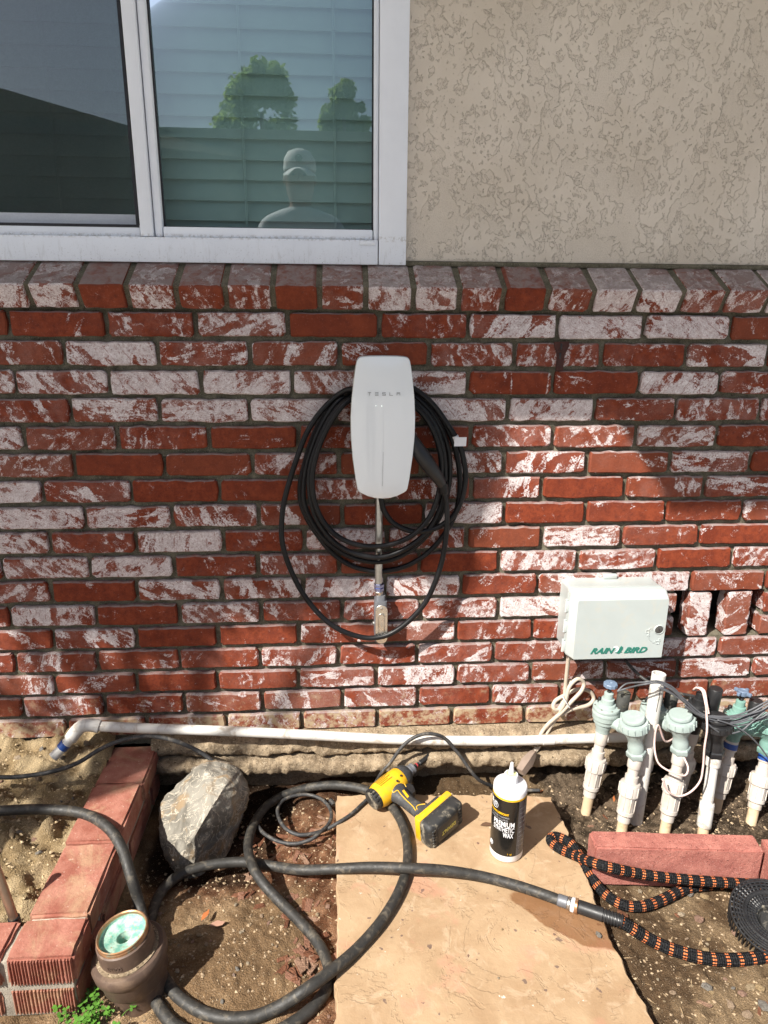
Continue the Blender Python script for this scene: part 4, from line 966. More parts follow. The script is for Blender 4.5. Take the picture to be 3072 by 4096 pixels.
def valve(name, label, A0, A1, B0, B1, Bt, pal, style='disc', riserA='union', riserB='union', glue=False, sol_h=.048, neck=.0, bonnet_r=.0295, lowA='pvcb', matA='pvcd'):
    t = thing(name, (A0.x, A0.y, -.03), label, 'valve', 'irrigation valves by the wall')
    riser(t, A0, A1, riserA, glue, lowA, matA); riser(t, B0, B1, riserB, glue)
    g = MT[pal['body']]; Ma = frame(A1, x=(1, 0, 0), z=(A1-A0).normalized()*.6+Vector((0, -.05, .8))); k = bonnet_r/.0295
    b = MB(); b.lathe([(.0175, -.004), (.0178, .006), (.0205, .012), (.021, .02), (.0235*k, .024), (.024*k, .032), (.0275*k, .036), (.0282*k, .048), (.0295*k, .050), (.0295*k, .0575), (.0288*k, .059)], 36, Ma); body = obj('valve_body', b, g, t, ang=32)
    bo = MB(); bo.lathe([(.0288*k, .0592), (.0295*k, .0605), (.0295*k, .067), (.0285*k, .069), (.0225, .070), (.0205, .076), (.0160, .077), (.0155, .090), (.0115, .0915), (.0112, .106), (.007, .108)], 36, Ma)
    if style == 'cross': ribs(bo, .022, .0685, .0712, 18, Ma, .0018, .007)
    bon = obj('bonnet', bo, g, t, ang=32)
    for i in range(7):
        sc = MB(); an = 2*math.pi*i/7+.3; sc.lathe([(.0026, 0), (.0026, .0014), (.0016, .0022)], 10, Ma @ Matrix.Translation((math.cos(an)*.0252*k, math.sin(an)*.0252*k, .0686))); obj('screw', sc, MT['steel'], bon)
    if style != 'none':
        stm = MB(); stm.lathe([(.0052, .104), (.0052, .112), (.0042, .113), (.0042, .126)], 14, Ma); obj('stem', stm, MT['black'], t)
        hd = MB()
        if style == 'disc': hd.lathe([(.0145, .1235), (.0165, .1245), (.0165, .1315), (.0150, .1335), (.004, .1345), (.0022, .132)], 48, Ma, rf=scallop(10, .045))
        else:
            hd.lathe([(.012, .123), (.0125, .125), (.0125, .134), (.011, .1355), (.008, .1355), (.007, .134)], 28, Ma)
            for i in range(4): hd.box((.0155, 0, .130), (.013, .0075, .0085), Ma @ Matrix.Rotation(i*math.pi/2+.5, 4, 'Z'), bev=.0012)
        obj('handle', hd, MT[pal['knob']], t, ang=30)
    # bleed screw and solenoid
    bs = MB(); bs.lathe([(.0042, .066), (.0046, .074), (.0046, .083), (.0038, .084)], 14, Ma @ Matrix.Translation((-.014, .016, 0)), rf=scallop(8, .05)); obj('bleed_screw', bs, MT['black'], t)
    so_ = Vector((.0295*k+.004, -.004, 0)); 
    sb = MB(); sb.lathe([(.009, .022), (.0155, .034), (.0162, .060), (.0150, .062)], 24, Ma @ Matrix.Translation(so_)); obj('solenoid_boss', sb, g, t)
    sn = MB(); sn.lathe([(.0150, .0605), (.0160, .062), (.0160, .060+sol_h-.002), (.0148, .060+sol_h)], 28, Ma @ Matrix.Translation(so_)); obj('solenoid', sn, MT[pal['sol']], t)
    # vacuum breaker
    zb = (B1-B0).normalized(); Mb = upto(B1, Bt); Lb = (Bt-B1).length
    nk = MB(); hexa = lambda a_, z_: 1/math.cos((a_ % (math.pi/3))-math.pi/6)*.92
    nk.lathe([(.0215, -.006), (.0225, -.004), (.0225, .007), (.0205, .010)], 36, Mb, rf=hexa); obj('hex_base', nk, g, t, ang=25)
    bd = MB(); bd.lathe([(.0185, .008), (.0190, .024), (.0172, .030), (.0172, Lb*.38), (.0205, Lb*.48), (.030, Lb*.66), (.0315, Lb*.70)], 32, Mb); br = obj('breaker_body', bd, MT[pal.get('neck', pal['body'])], t, ang=35)
    rn = MB(); rn.lathe([(.0315, Lb*.68), (.0345, Lb*.70), (.0345, Lb*.85), (.0325, Lb*.885), (.024, Lb*.89)], 40, Mb); ribs(rn, .0345, Lb*.705, Lb*.86, 14, Mb, .0026, .0022); obj('breaker_ring', rn, g, t, ang=32)
    cp = MB(); cp.lathe([(.0235, Lb*.88), (.0235, Lb*.92), (.0268, Lb*.925), (.0272, Lb*.985), (.0255, Lb*1.01), (.012, Lb*1.018), (.001, Lb*1.02)], 40, Mb); cap = obj('breaker_cap', cp, g, t, ang=40)
    # arm between them
    ar = MB(); p0 = Ma @ Vector((.012, -.006, .028)); p1 = Mb @ Vector((0, 0, Lb*.52)); ar.tube([p0, p0.lerp(p1, .35)+Vector((0, 0, .004)), p0.lerp(p1, .7)+Vector((0, 0, .003)), p1], .0158, 20, step=.006); obj('arm', ar, g, t)
    cr = MB(); q = p0.lerp(p1, .42)+Vector((0, 0, .004)); cr.tube([q, q+(p1-p0).normalized()*.006], .0178, 20, step=.003); obj('arm_collar', cr, g, t)
    return t, Ma, Mb
PA = dict(body='vgreen', knob='vblue', sol='soln'); PB = dict(body='black', knob='black', sol='black', neck='black'); PC = dict(body='vgreen2', knob='vblue', sol='black')
_, Ma1, Mb1 = valve('irrigation_valve', 'faded green valve with blue disc knob nearest the open standing pipe', onz(2345, 3240, -.03), ony(2411, 2918, -.135), onz(2482, 3345, -.035), ony(2545, 3016, -.205), ony(2533, 2866, -.205), PA, bonnet_r=.033)
valve('irrigation_valve', 'faded green valve whose round cap stands just right of the open pipe', onz(2530, 3240, -.03), ony(2600, 2918, -.135), onz(2655, 3345, -.035), ony(2722, 2998, -.205), ony(2722, 2855, -.205), PA, bonnet_r=.033)
_, Ma3, Mb3 = valve('irrigation_valve', 'black plastic valve in the middle of the wire tangle', onz(2690, 3240, -.03), ony(2772, 2918, -.15), onz(2810, 3345, -.035), ony(2858, 3010, -.205), ony(2872, 2868, -.205), PB, style='none', riserB='coupling', sol_h=.06)
_, Ma4, Mb4 = valve('irrigation_valve', 'brighter green valve with cross shaped handle near the right edge', onz(2862, 3240, -.03), ony(2930, 2950, -.14), onz(3005, 3285, -.03), ony(3068, 3000, -.165), ony(3080, 2872, -.165), PC, style='cross', glue=True, bonnet_r=.034, matA='pvcd')

# wires
def wire(pts, y, r, mat, label, dy=0.):
    m = MB(); m.tube([ony(u, v, yy if yy is not None else y) for u, v, *q in pts for yy in [q[0] if q else None]], r, 7, step=.006)
    return obj('wire', m, MT[mat], label=label, cat='wire', group='valve wires', ang=180)
WG = 'thin grey wire in the bundle draped across the valves'
base = [(2470, 2792), (2510, 2770), (2570, 2758), (2640, 2752), (2690, 2772), (2745, 2815), (2800, 2858), (2860, 2878), (2930, 2884), (2995, 2872), (3050, 2848), (3110, 2810)]
for i in range(8):
    rr = random.Random(40+i); o = []
    for j, (u, v) in enumerate(base):
        s_ = min(1., abs(j-6)/4.); o.append((u+rr.uniform(-6, 6), v+(i-3.5)*(2.+7*s_)+rr.uniform(-7, 7)*s_, -.215-.004*(i % 3)+(.05 if j < 2 else 0)))
    if i >= 2: o = o[3:]
    if i >= 5: o = o[2:]
    wire(o, -.2, .0021, 'wire', WG)
wire([(2830, 2895, -.235), (2890, 2935, -.235), (2960, 2925, -.23), (3000, 2895, -.225), (3060, 2845, -.22)], -.23, .0020, 'wire', 'grey wire sagging lowest under the bundle before the green valve')
wire([(2870, 2880, -.232), (2940, 2905, -.235), (3000, 2945, -.235), (3050, 3000, -.23), (3090, 3060, -.225)], -.23, .0020, 'wire', 'grey wire running down to the right over the green riser')
for i, dx in enumerate((0, 9)):
    p = [(2772+dx, 2762, -.155), (2785+dx, 2750, -.165), (2808+dx, 2762, -.175), (2822+dx*.6, 2815, -.19), (2826+dx, 2855, -.22)]
    if i == 0: p += [(2828, 2920, -.245), (2818, 2990, -.25), (2812, 3070, -.255), (2800, 3125, -.26), (2762, 3168, -.262), (2715, 3185, -.262), (2672, 3165, -.262), (2650, 3115, -.26)]
    wire(p, -.2, .0025, 'pinkwire', 'pale pink wire looping down in front of the risers' if i == 0 else 'short pale pink wire arching over the black solenoid')
wire([(2700, 2950, -.175), (2660, 2965, -.2), (2632, 2900, -.215), (2618, 2960, -.22), (2622, 3020, -.235), (2640, 3060, -.245), (2690, 3090, -.26), (2740, 3102, -.262), (2752, 3070, -.25), (2735, 3030, -.23)], -.2, .0024, 'pinkwire', 'pale pink wire looped round the riser beside the open pipe')
bc = MB(); bc.tube([ony(2500, 2640, -.02), ony(2535, 2680, -.03), ony(2575, 2715, -.05), ony(2640, 2752, -.08), ony(2720, 2775, -.10), ony(2790, 2790, -.10), ony(2860, 2830, -.11)], .0042, 10, step=.01)
obj('control_cable', bc, MT['thin'], label='black cable running from under the controller box to the valves', cat='cable', ang=180)
# power cord
FZ = lambda zx, zy, y: ony(2000+zx/1.5476, 1900+zy/1.5476, y)
pc = thing('power_cord', FZ(425, 1130, -.05), 'beige power cord tied in loops below the controller box', 'cord')
cm_ = MB(); cm_.tube([FZ(425, 1120, -.045), FZ(414, 1220, -.03), FZ(405, 1310, -.022), FZ(396, 1390, -.03), FZ(360, 1452, -.04), FZ(330, 1440, -.04), FZ(340, 1400, -.035), FZ(410, 1358, -.03), FZ(490, 1325, -.025), FZ(555, 1340, -.02), FZ(580, 1385, -.02), FZ(545, 1425, -.03), FZ(450, 1448, -.04), FZ(370, 1480, -.04),
    FZ(405, 1400, -.05), FZ(430, 1310, -.05), FZ(480, 1262, -.045), FZ(518, 1285, -.04), FZ(505, 1335, -.045), FZ(440, 1405, -.05), FZ(380, 1470, -.045), FZ(300, 1540, -.035), FZ(255, 1600, -.03), FZ(225, 1680, -.035), FZ(200, 1740, -.05), FZ(188, 1765, -.06)], .0052, 10, step=.006)
obj('cord', cm_, MT['beige'], pc, ang=180)
c2 = MB(); c2.tube([FZ(415, 1300, -.018), FZ(435, 1270, -.018), FZ(395, 1440, -.03), FZ(330, 1530, -.03), FZ(290, 1600, -.028), FZ(255, 1660, -.03), FZ(200, 1738, -.045)], .005, 10, step=.006); obj('cord_return', c2, MT['beige'], pc, ang=180)
tz = MB(); tz.tube([FZ(385, 1370, -.06), FZ(405, 1400, -.062), FZ(430, 1440, -.058)], .0018, 8, step=.004); obj('tie', tz, MT['printw'], pc)
pg = MB(); PZ_ = lambda zx, zy, y: ony(1900+zx/4.607, 3000+zy/4.607, y)
pg.tube([PZ_(1110, 30, -.062), PZ_(1060, 80, -.068), PZ_(985, 190, -.078), PZ_(930, 270, -.085), PZ_(860, 375, -.092), PZ_(835, 405, -.095)], lambda q: float(np.interp(q, [0, .15, .4, .5, .52, 1], [.006, .011, .0155, .0165, .0155, .0135])), 4, step=.005)
obj('plug', pg, plain('brown_grey_plug', (.22, .165, .13), .6), pc, ang=25)

# ================================================================ thin black cables
tc = MB(); Zc = lambda zx, zy, z: onz(900+zx/1.508, 2800+zy/1.508, z); Yc = lambda zx, zy, y: ony(900+zx/1.508, 2800+zy/1.508, y)
tc.tube([Zc(1900, 545, -.01), Zc(1720, 540, -.015), Zc(1620, 522, -.01), Yc(1530, 480, -.09), Yc(1470, 410, -.085), Yc(1425, 345, -.076), Yc(1375, 285, -.070), Yc(1330, 235, -.068), Yc(1280, 210, -.072), Yc(1200, 205, -.076), Yc(1120, 238, -.078), Yc(1060, 292, -.082), Yc(1000, 375, -.088), Yc(940, 445, -.094), Zc(900, 520, .004), Zc(865, 590, .007),
    Zc(820, 635, .007), Zc(760, 690, .006), Zc(680, 742, .002), Zc(600, 785, -.018), Zc(520, 808, -.02), Zc(440, 812, -.02), Zc(372, 780, -.018), Zc(328, 720, -.018), Zc(318, 655, -.018), Zc(355, 603, -.016), Zc(425, 576, -.014), Zc(505, 572, -.014), Zc(580, 597, -.014), Zc(628, 645, -.014), Zc(642, 700, -.012), Zc(620, 755, -.010), Zc(570, 800, -.006), Zc(520, 840, -.012),
    Zc(430, 866, -.022), Zc(340, 858, -.024), Zc(270, 828, -.024), Zc(220, 790, -.024), Zc(190, 740, -.024)], .0046, 10, step=.006)
obj('low_voltage_cable', tc, MT['thin'], label='thin black cable draped over the white pipe and coiled on the soil', cat='cable', ang=180)
te = MB(); te.tube([Zc(636, 606, -.01), Zc(648, 618, -.01), Zc(655, 634, -.012)], .0062, 10, step=.005); obj('cable_stub', te, MT['thin'], label='short cut cable end lying inside the thin cable loop', cat='cable')
gw = MB(); gw.tube([Zc(815, 540, .008), Zc(850, 541, .010), Zc(900, 543, .010)], .0028, 8, step=.01); obj('green_wire', gw, plain('green_wire_jacket', (.03, .32, .06), .4), label='short bright green wire poking out behind the drill', cat='wire')
lc = MB(); lc.tube([ZA(1300, 385, -.11), ZA(1240, 335, -.105), ZA(1150, 285, -.10), ZA(1050, 245, -.10), ZA(960, 224, -.10), ZA(880, 218, -.105), ZA(780, 232, -.11), ZA(680, 262, -.115), ZA(590, 305, -.125), ZA(500, 362, -.14), ZA(420, 400, -.15), ZA(320, 430, -.16), ZA(220, 450, -.165), ZA(100, 464, -.17), ZA(0, 466, -.17), ZA(-120, 460, -.17)], .0052, 10, step=.006)
obj('drip_cable', lc, MT['thin'], label='thin black cable crossing the planter wall behind the boulder', cat='cable', ang=180)

# ================================================================ rubber hose
HP = [(-60, 1754, 0.122), (0, 1751, 0.122), (90, 1748, 0.122), (175, 1756, 0.123), (230, 1785, 0.124), (262, 1830, 0.108), (282, 1890, 0.08), (300, 1950, 0.028), (314, 2005, 0.0), (335, 2070, -0.023), (365, 2130, -0.023), (410, 2172, -0.023), (470, 2197, -0.022), (540, 2198, -0.018), (600, 2176, -0.008), (660, 2138, 0.016), (720, 2094, 0.016), (775, 2046, 0.0112), (825, 1988, 0.0112), (862, 1925, 0.0112), (880, 1865, 0.0112), (876, 1800, 0.0112), (848, 1745, 0.0112), (800, 1710, 0.0112), (740, 1697, 0.008), (680, 1699, -0.014), (620, 1715, -0.022), (575, 1742, -0.022), (546, 1785, -0.018), (536, 1828, -0.006), (546, 1872, 0.008), (570, 1910, 0.0), (605, 1948, -0.018), (645, 1988, -0.022), (682, 2030, -0.024), (704, 2070, -0.024), (711, 2110, -0.024), (700, 2146, -0.024), (660, 2190, -0.024), (590, 2232, -0.024), (500, 2250, -0.024), (400, 2228, -0.024), (350, 2185, -0.025), (322, 2120, -0.025), (318, 2050, -0.025), (326, 1985, -0.025), (346, 1930, -0.024), (385, 1892, -0.024), (440, 1871, -0.024), (520, 1862, -0.024), (590, 1871, -0.022), (650, 1879, -0.008), (720, 1877, 0.008), (800, 1873, 0.024), (880, 1875, 0.034), (960, 1880, 0.028), (1040, 1893, 0.016), (1120, 1914, 0.0112), (1180, 1934, 0.0112), (1212, 1946, 0.0112)]
hose = thing('rubber_hose', (0, -.4, 0), 'thick black rubber garden hose looping over the flagstone', 'hose')
hm = MB(); hm.tube([gp(*p) for p in HP], R_H, 18, step=.007); obj('tube', hm, MT['rubber'], hose, ang=180)
def seg(name, a, b, r, mat, parent, n=24, prof=None, rf=None, ang=40):
    M_ = upto(a, b); L = (b-a).length; m = MB(); m.lathe(prof(L) if prof else [(r*.94, 0), (r, .001), (r, L-.001), (r*.94, L)], n, M_, rf=rf); return obj(name, m, MT[mat], parent, ang=ang)
c0, c1, c2_, c3, c4, c5 = gp(1205, 1943, .0125), gp(1226, 1950, .0130), gp(1234, 1953, .0130), gp(1242, 1956, .0130), gp(1249, 1958, .0135), gp(1346, 1991, .0135)
seg('ferrule', c0, c1, .0125, 'alu_dark', hose, prof=lambda L: [(.0118, 0)]+[(.0126-.0006*(i % 2), L*(i+.5)/9) for i in range(9)]+[(.0118, L)])
fh = thing('fabric_hose', c3, 'black woven garden hose with orange flecks beside the red edging block', 'hose')
seg('gasket_ring', c1, c2_, .0135, 'galv', hose); seg('collar', c2_, c3, .0146, 'printw', hose)
seg('brass_nut', c3, c4, .0150, 'brass', fh, rf=scallop(12, .02))
def grip(L):
    o = [(.0128, 0), (.0138, .002), (.0138, L*.52)]
    for i in range(6): z = L*(.55+.072*i); o += [(.0140, z), (.0118, z+.001), (.0118, z+.0035), (.0137, z+.0045)]
    return o+[(.0135, L*.985), (.0122, L)]
seg('grip', c4, c5, .02, 'black', fh, prof=grip, n=26, ang=25)
RF = .0122
h2 = MB(); h2.tube([gp(*p) for p in ((1338, 1988, .0125), (1362, 2003, .004), (1400, 2027, -.012), (1450, 2050, -.02), (1510, 2067, -.021), (1560, 2073, -.021), (1620, 2071, -.021), (1680, 2058, -.021), (1760, 2030, -.021))], RF, 24, step=.004); obj('sleeve', h2, MT['fabric'], fh, ang=180)
h3 = MB(); FB = -.432; py_ = lambda a, b, y: ony(a*1.8518, b*1.8518, y)
h3.tube([py_(1800, 1918, FB-.03), py_(1720, 1916, FB-.02), py_(1659, 1912, FB-.012), py_(1560, 1906, FB-.006), py_(1460, 1898, FB), py_(1380, 1887, FB+.006), py_(1300, 1869, FB+.014)]+[gp(*p) for p in ((1245, 1849, .0135), (1207, 1832, .0125), (1189, 1815, .0125), (1200, 1807, .0125), (1230, 1820, .011), (1250, 1845, .004), (1268, 1878, -.002), (1288, 1910, -.014), (1314, 1937, -.020), (1350, 1956, -.021), (1390, 1957, -.021), (1430, 1944, -.021), (1470, 1924, -.021), (1510, 1914, -.022), (1580, 1910, -.024), (1660, 1914, -.028))], RF*.92, 24, step=.004); obj('sleeve', h3, MT['fabric'], fh, ang=180)
# ================================================================ impact driver lying on its side
def driver():
    hd, bt = onz(1572, 3138, .046), onz(1762, 3290, .037)
    h = Vector((bt.x-hd.x, bt.y-hd.y, 0)).normalized(); nse = Vector((-h.y, h.x, 0))
    h3_ = (bt-hd).normalized(); nse = (nse+Vector((0, 0, .16))).normalized(); M_ = frame(hd, x=nse, y=-(h3_.cross(nse)).normalized() if False else None, z=-(h3_-nse*h3_.dot(nse)).normalized())              # local: x to the nose, z to the top of the tool, -y up
    k = ((bt-hd).length+.026)/.205; M_ = M_ @ Matrix.Scale(k, 4)
    t = thing('impact_driver', (hd.x, hd.y, 0), 'yellow and black cordless impact driver lying on the flagstone', 'power tool')
    def ell(x, ry, rz, cz=0., n=24): return [(x, ry*math.cos(2*math.pi*i/n), cz+rz*math.sin(2*math.pi*i/n)) for i in range(n)]
    m = MB(); m.loft([ell(x, a, b, c) for x, a, b, c in ((-.062, .029, .030, 0), (-.05, .0325, .034, 0), (-.02, .034, .0355, 0), (.01, .0335, .035, 0), (.026, .0325, .033, .001), (.03, .030, .0305, .001))], M_); body = obj('motor_housing', m, MT['yellow'], t)
    m = MB(); m.loft([ell(x, a, b, .002) for x, a, b in ((.0295, .0315, .032), (.034, .0315, .0315), (.046, .0285, .0285), (.054, .024, .024), (.058, .019, .019))], M_); obj('nose_cone', m, MT['grip'], t)
    m = MB(); m.loft([ell(x, a, b) for x, a, b in ((-.080, .020, .021), (-.078, .0245, .0255), (-.064, .0285, .0295), (-.0615, .0275, .0285))], M_)
    rc_ = obj('rear_cap', m, MT['dusty'], t)
    for i in range(6):
        vt = MB(); a = -.9+.36*i; vt.box((-.070, -.0268*math.cos(a), .0275*math.sin(a)), (.014, .004, .0045), M_, bev=.001); obj('vent', vt, MT['black'], rc_)
    m = MB(); m.lathe([(.0150, 0), (.0165, .002), (.0165, .008), (.0140, .0095), (.0140, .016), (.0152, .017), (.0152, .021), (.012, .022)], 24, M_ @ frame((.057, 0, .002), x=(0, 1, 0), z=(1, 0, 0))); obj('collet', m, MT['alu_dark'], t)
    m = MB(); m.lathe([(.005, 0), (.005, .012), (.006, .0125), (.006, .018), (.005, .0185), (.005, .024), (.0082, .027), (.0086, .062), (.006, .070), (.003, .075)], 6, M_ @ frame((.077, 0, .002), x=(0, 1, 0), z=(1, .0, 0))); bit = obj('driver_bit', m, MT['black'], t, ang=30)
    m = MB(); m.lathe([(.0064, .0), (.0064, .0035)], 12, M_ @ frame((.0905, 0, .002), x=(0, 1, 0), z=(1, 0, 0))); obj('bit_band', m, plain('red_band', (.4, .04, .05), .4), bit)
    # handle
    def hs(z, cx, rx, ry, n=24): return [(cx+rx*math.cos(2*math.pi*i/n), ry*math.sin(2*math.pi*i/n), z) for i in range(n)]
    H = [(-.012, -.008, .036, .027), (-.028, -.010, .031, .0235), (-.045, -.012, .0235, .0195), (-.065, -.013, .0205, .0180), (-.09, -.014, .0195, .0172), (-.112, -.012, .0215, .0180), (-.125, -.006, .027, .021), (-.132, -.002, .033, .024)]
    m = MB(); m.loft([hs(*q) for q in H], M_); hn = obj('handle', m, MT['grip'], t)
    def onh(z, s, off=.0005):                                 # point on the upper (visible) side of the handle; s = across, -1..1
        zz = [q[0] for q in H][::-1]; f = lambda i: float(np.interp(z, zz, [q[i] for q in H][::-1])); cx, rx, ry = f(1), f(2), f(3)
        s = max(-.96, min(.96, s)); return M_ @ Vector((cx+rx*s, -(ry*math.sqrt(1-s*s)+off), z))
    for pts in (((-.026, -.55), (-.034, -.62), (-.038, -.25), (-.05, -.3), (-.075, -.42), (-.10, -.5), (-.115, -.72)), ((-.016, .1), (-.022, .5), (-.030, .82), (-.04, .93)), ((-.118, -.6), (-.110, -.3), (-.112, .1), (-.122, .35))):
        m = MB(); m.tube([onh(*p) for p in pts], .0011, 8, step=.003); obj('yellow_trim', m, MT['yellow'], hn)
    m = MB(); q = [onh(z, s, .0008) for z, s in ((-.048, .12), (-.048, .38), (-.074, .16), (-.074, -.12))]; n0 = (q[1]-q[0]).cross(q[3]-q[0]).normalized()
    n0 = n0 if n0.z > 0 else -n0; m.add([p+n0*.0008 for p in q]+[p-n0*.002 for p in q], [(0, 1, 2, 3), (0, 4, 5, 1), (1, 5, 6, 2), (2, 6, 7, 3), (3, 7, 4, 0)]); obj('name_badge', m, MT['yellow'], hn, smooth=False)
    for i in range(8):
        z = -.046-.005*i; m = MB(); m.tube([onh(z, .45, .0004), onh(z-.001, .65, .0004), onh(z-.002, .85, .0004)], .0009, 6, step=.003); obj('grip_ridge', m, MT['black'], hn)
    m = MB(); m.loft([[(a, b, z) for a, b in ((.010, -.010), (.024+d, -.008), (.027+d, 0), (.024+d, .008), (.010, .010))] for z, d in ((-.030, -.002), (-.036, .006), (-.048, .006), (-.060, .0), (-.066, -.006))], M_); obj('trigger', m, MT['black'], t)
    # side panel of the housing: print lines and screw
    for i in range(5):
        m = MB(); p = [M_ @ Vector((-.048+j*.011, -.0342*math.cos((.018-.0055*i)/.0355)-.0006, .018-.0055*i)) for j in range(5-(i % 2))]; m.tube(p, .00055, 5, step=.01); obj('rating_print', m, MT['rust'], body)
    for x, z in ((.018, -.016), (-.002, -.022)):
        m = MB(); m.lathe([(.0032, 0), (.0032, .0016), (.002, .0018)], 12, M_ @ frame((x, -.0300, z), x=(1, 0, 0), z=(0, -1, 0))); obj('screw', m, MT['black'], body)
    # foot and battery
    m = MB(); m.box((-.002, 0, -.138), (.085, .056, .020), M_, bev=.006); obj('foot', m, MT['grip'], t)
    m = MB(); m.box((.024, -.014, -.136), (.030, .020, .018), M_, bev=.005); m2 = obj('belt_button', m, MT['grip'], t)
    m = MB(); m.box((.002, 0, -.152), (.122, .075, .020), M_, bev=.005); ft_ = obj('battery_top', m, MT['yellow'], t)
    m = MB(); m.box((-.046, -.022, -.142), (.012, .016, .012), M_, bev=.003); obj('latch', m, MT['yellow'], t)
    m = MB(); m.box((.002, 0, -.178), (.124, .076, .044), M_, bev=.012, seg=3); bat = obj('battery', m, MT['dusty'], t)
    m = MB(); m.box((.001, 0, -.2003), (.072, .050, .002), M_, bev=.0008); pan = obj('battery_panel', m, MT['black'], bat)
    for s in (-1, 1):
        for i in range(6):
            m = MB(); m.box((s*.0475, -.024+.0096*i, -.199), (.012, .0062, .006), M_, bev=.002); obj('rib', m, MT['dusty'], bat)
    m = MB(); text(m, 'DEWALT', .0150, M_ @ frame((.004, .000, -.2016), x=(-1, 0, 0), y=(0, 1, 0)), .0003, width=.050, bold=.0005); obj('lettering', m, MT['lettery'], pan)
driver()

# ================================================================ bottle of wax
def wax():
    b = onz(2023, 3405, 0); r = .0382; H = .190
    tp = ony(2057, 3047, b.y); lean = Vector((tp.x-b.x, 0, tp.z)); 
    M_ = Matrix.Translation(b)
    t = thing('wax_bottle', b, 'white squeeze bottle with a black label standing on the flagstone', 'bottle')
    m = MB(); m.lathe([(r*.86, 0), (r*.95, .0015), (r, .006), (r, H-.009), (r*.99, H-.005), (r*.955, H-.0015), (r*.90, H), (.018, H+.003), (.0165, H+.005)], 56, M_); obj('body', m, MT['bottle'], t, ang=50)
    m = MB(); m.lathe([(.0158, H+.004), (.0162, H+.006), (.0158, H+.022), (.0145, H+.0245), (.0125, H+.025)], 40, M_, rf=lambda a, z: 1+.012*math.cos(28*a)); cap = obj('cap', m, MT['bottle'], t)
    m = MB(); m.lathe([(.0122, H+.0245), (.0118, H+.0258), (.005, H+.0262)], 28, M_); obj('wax_residue', m, MT['wax'], cap)
    m = MB(); m.lathe([(.0066, H+.025), (.0060, H+.030), (.0034, H+.052), (.0030, H+.0535), (.0015, H+.054)], 24, M_); obj('nozzle', m, MT['bottle'], t)
    a0 = math.atan2(CAM.y-b.y, CAM.x-b.x)                    # towards the camera
    def arc(name, z0, z1, w0, w1, mat, off, parent):
        m = MB(); n = max(4, int((w1-w0)/.1)); v = []; f = []
        for i in range(n+1):
            a = a0+w0+(w1-w0)*i/n
            for z in (z0, z1): v.append((math.cos(a)*(r+off), math.sin(a)*(r+off), z))
        for i in range(n): f.append((2*i, 2*i+2, 2*i+3, 2*i+1))
        m.add(v, f, M_); return obj(name, m, MT[mat], parent)
    lb = arc('label', .020, H-.022, -math.pi, math.pi*.999, 'label', .0003, t)
    arc('label_band', H-.0218, H-.017, -math.pi, math.pi*.999, 'labely', .0003, t)
    arc('side_panel', .021, H-.023, .62, 1.6, 'labelg', .0005, lb)
    def txt(s, z, ang, size, mat, width=None, bold=0., shear=0., align='CENTER'):
        m = MB(); wp = lambda v: Vector((math.cos(a0+ang+v.x/r)*(r+.0007+v.z*.3), math.sin(a0+ang+v.x/r)*(r+.0007+v.z*.3), z+v.y))
        text(m, s, size, M_, .0001, width=width, bold=bold, shear=shear, align=align, warp=wp); obj('lettering', m, MT[mat], lb)
    txt('PREMIUM', .1005, -.25, .0180, 'printw', .050, .0003); txt('SYNTHETIC', .0862, -.25, .0180, 'printw', .050, .0003); txt('WAX', .0718, .06, .0180, 'printw', .0235, .0004)
    txt('PULLING LUBRICANT', .1305, -.62, .0072, 'labely', .050, .0003); txt('DE CABLES Y ALAMBRES', .1225, -.55, .0058, 'printg', .047); txt('DE FILS ET DE CABLES', .1155, -.58, .0058, 'printg', .044)
    txt("'s", .1500, -1.22, .020, 'printw', bold=.0006); txt('L1452', .0075, -.22, .0072, 'printg', .0165); txt('1 qt', .0245, .22, .0070, 'labely')
    for i in range(9): txt(('wax lube pull cable line', 'safe for all wire types')[i % 2], .146-.0125*i, 1.02, .0036, 'printg', .022)
    # round emblems
    for z, ang, rad in ((.1485, -.86, .0078), (.040, -1.05, .0062)):
        m = MB(); n = 24; P = [M_ @ Vector((math.cos(a0+ang+rad*math.cos(q)/r)*(r+.0009), math.sin(a0+ang+rad*math.cos(q)/r)*(r+.0009), z+rad*math.sin(q))) for q in [2*math.pi*i/n for i in range(n+1)]]
        m.tube(P, .0005, 5, step=.003); obj('emblem_ring', m, MT['printw'], lb)
        m = MB(); P = [M_ @ Vector((math.cos(a0+ang+x*rad/r)*(r+.0009), math.sin(a0+ang+x*rad/r)*(r+.0009), z+y_*rad)) for x, y_ in ((-.5, .4), (-.1, -.5), (.15, .3), (.5, -.45), (.1, .6), (-.5, .4))]; m.tube(P, .0006, 5, smooth=False); obj('emblem_mark', m, MT['printw'], lb)
wax()

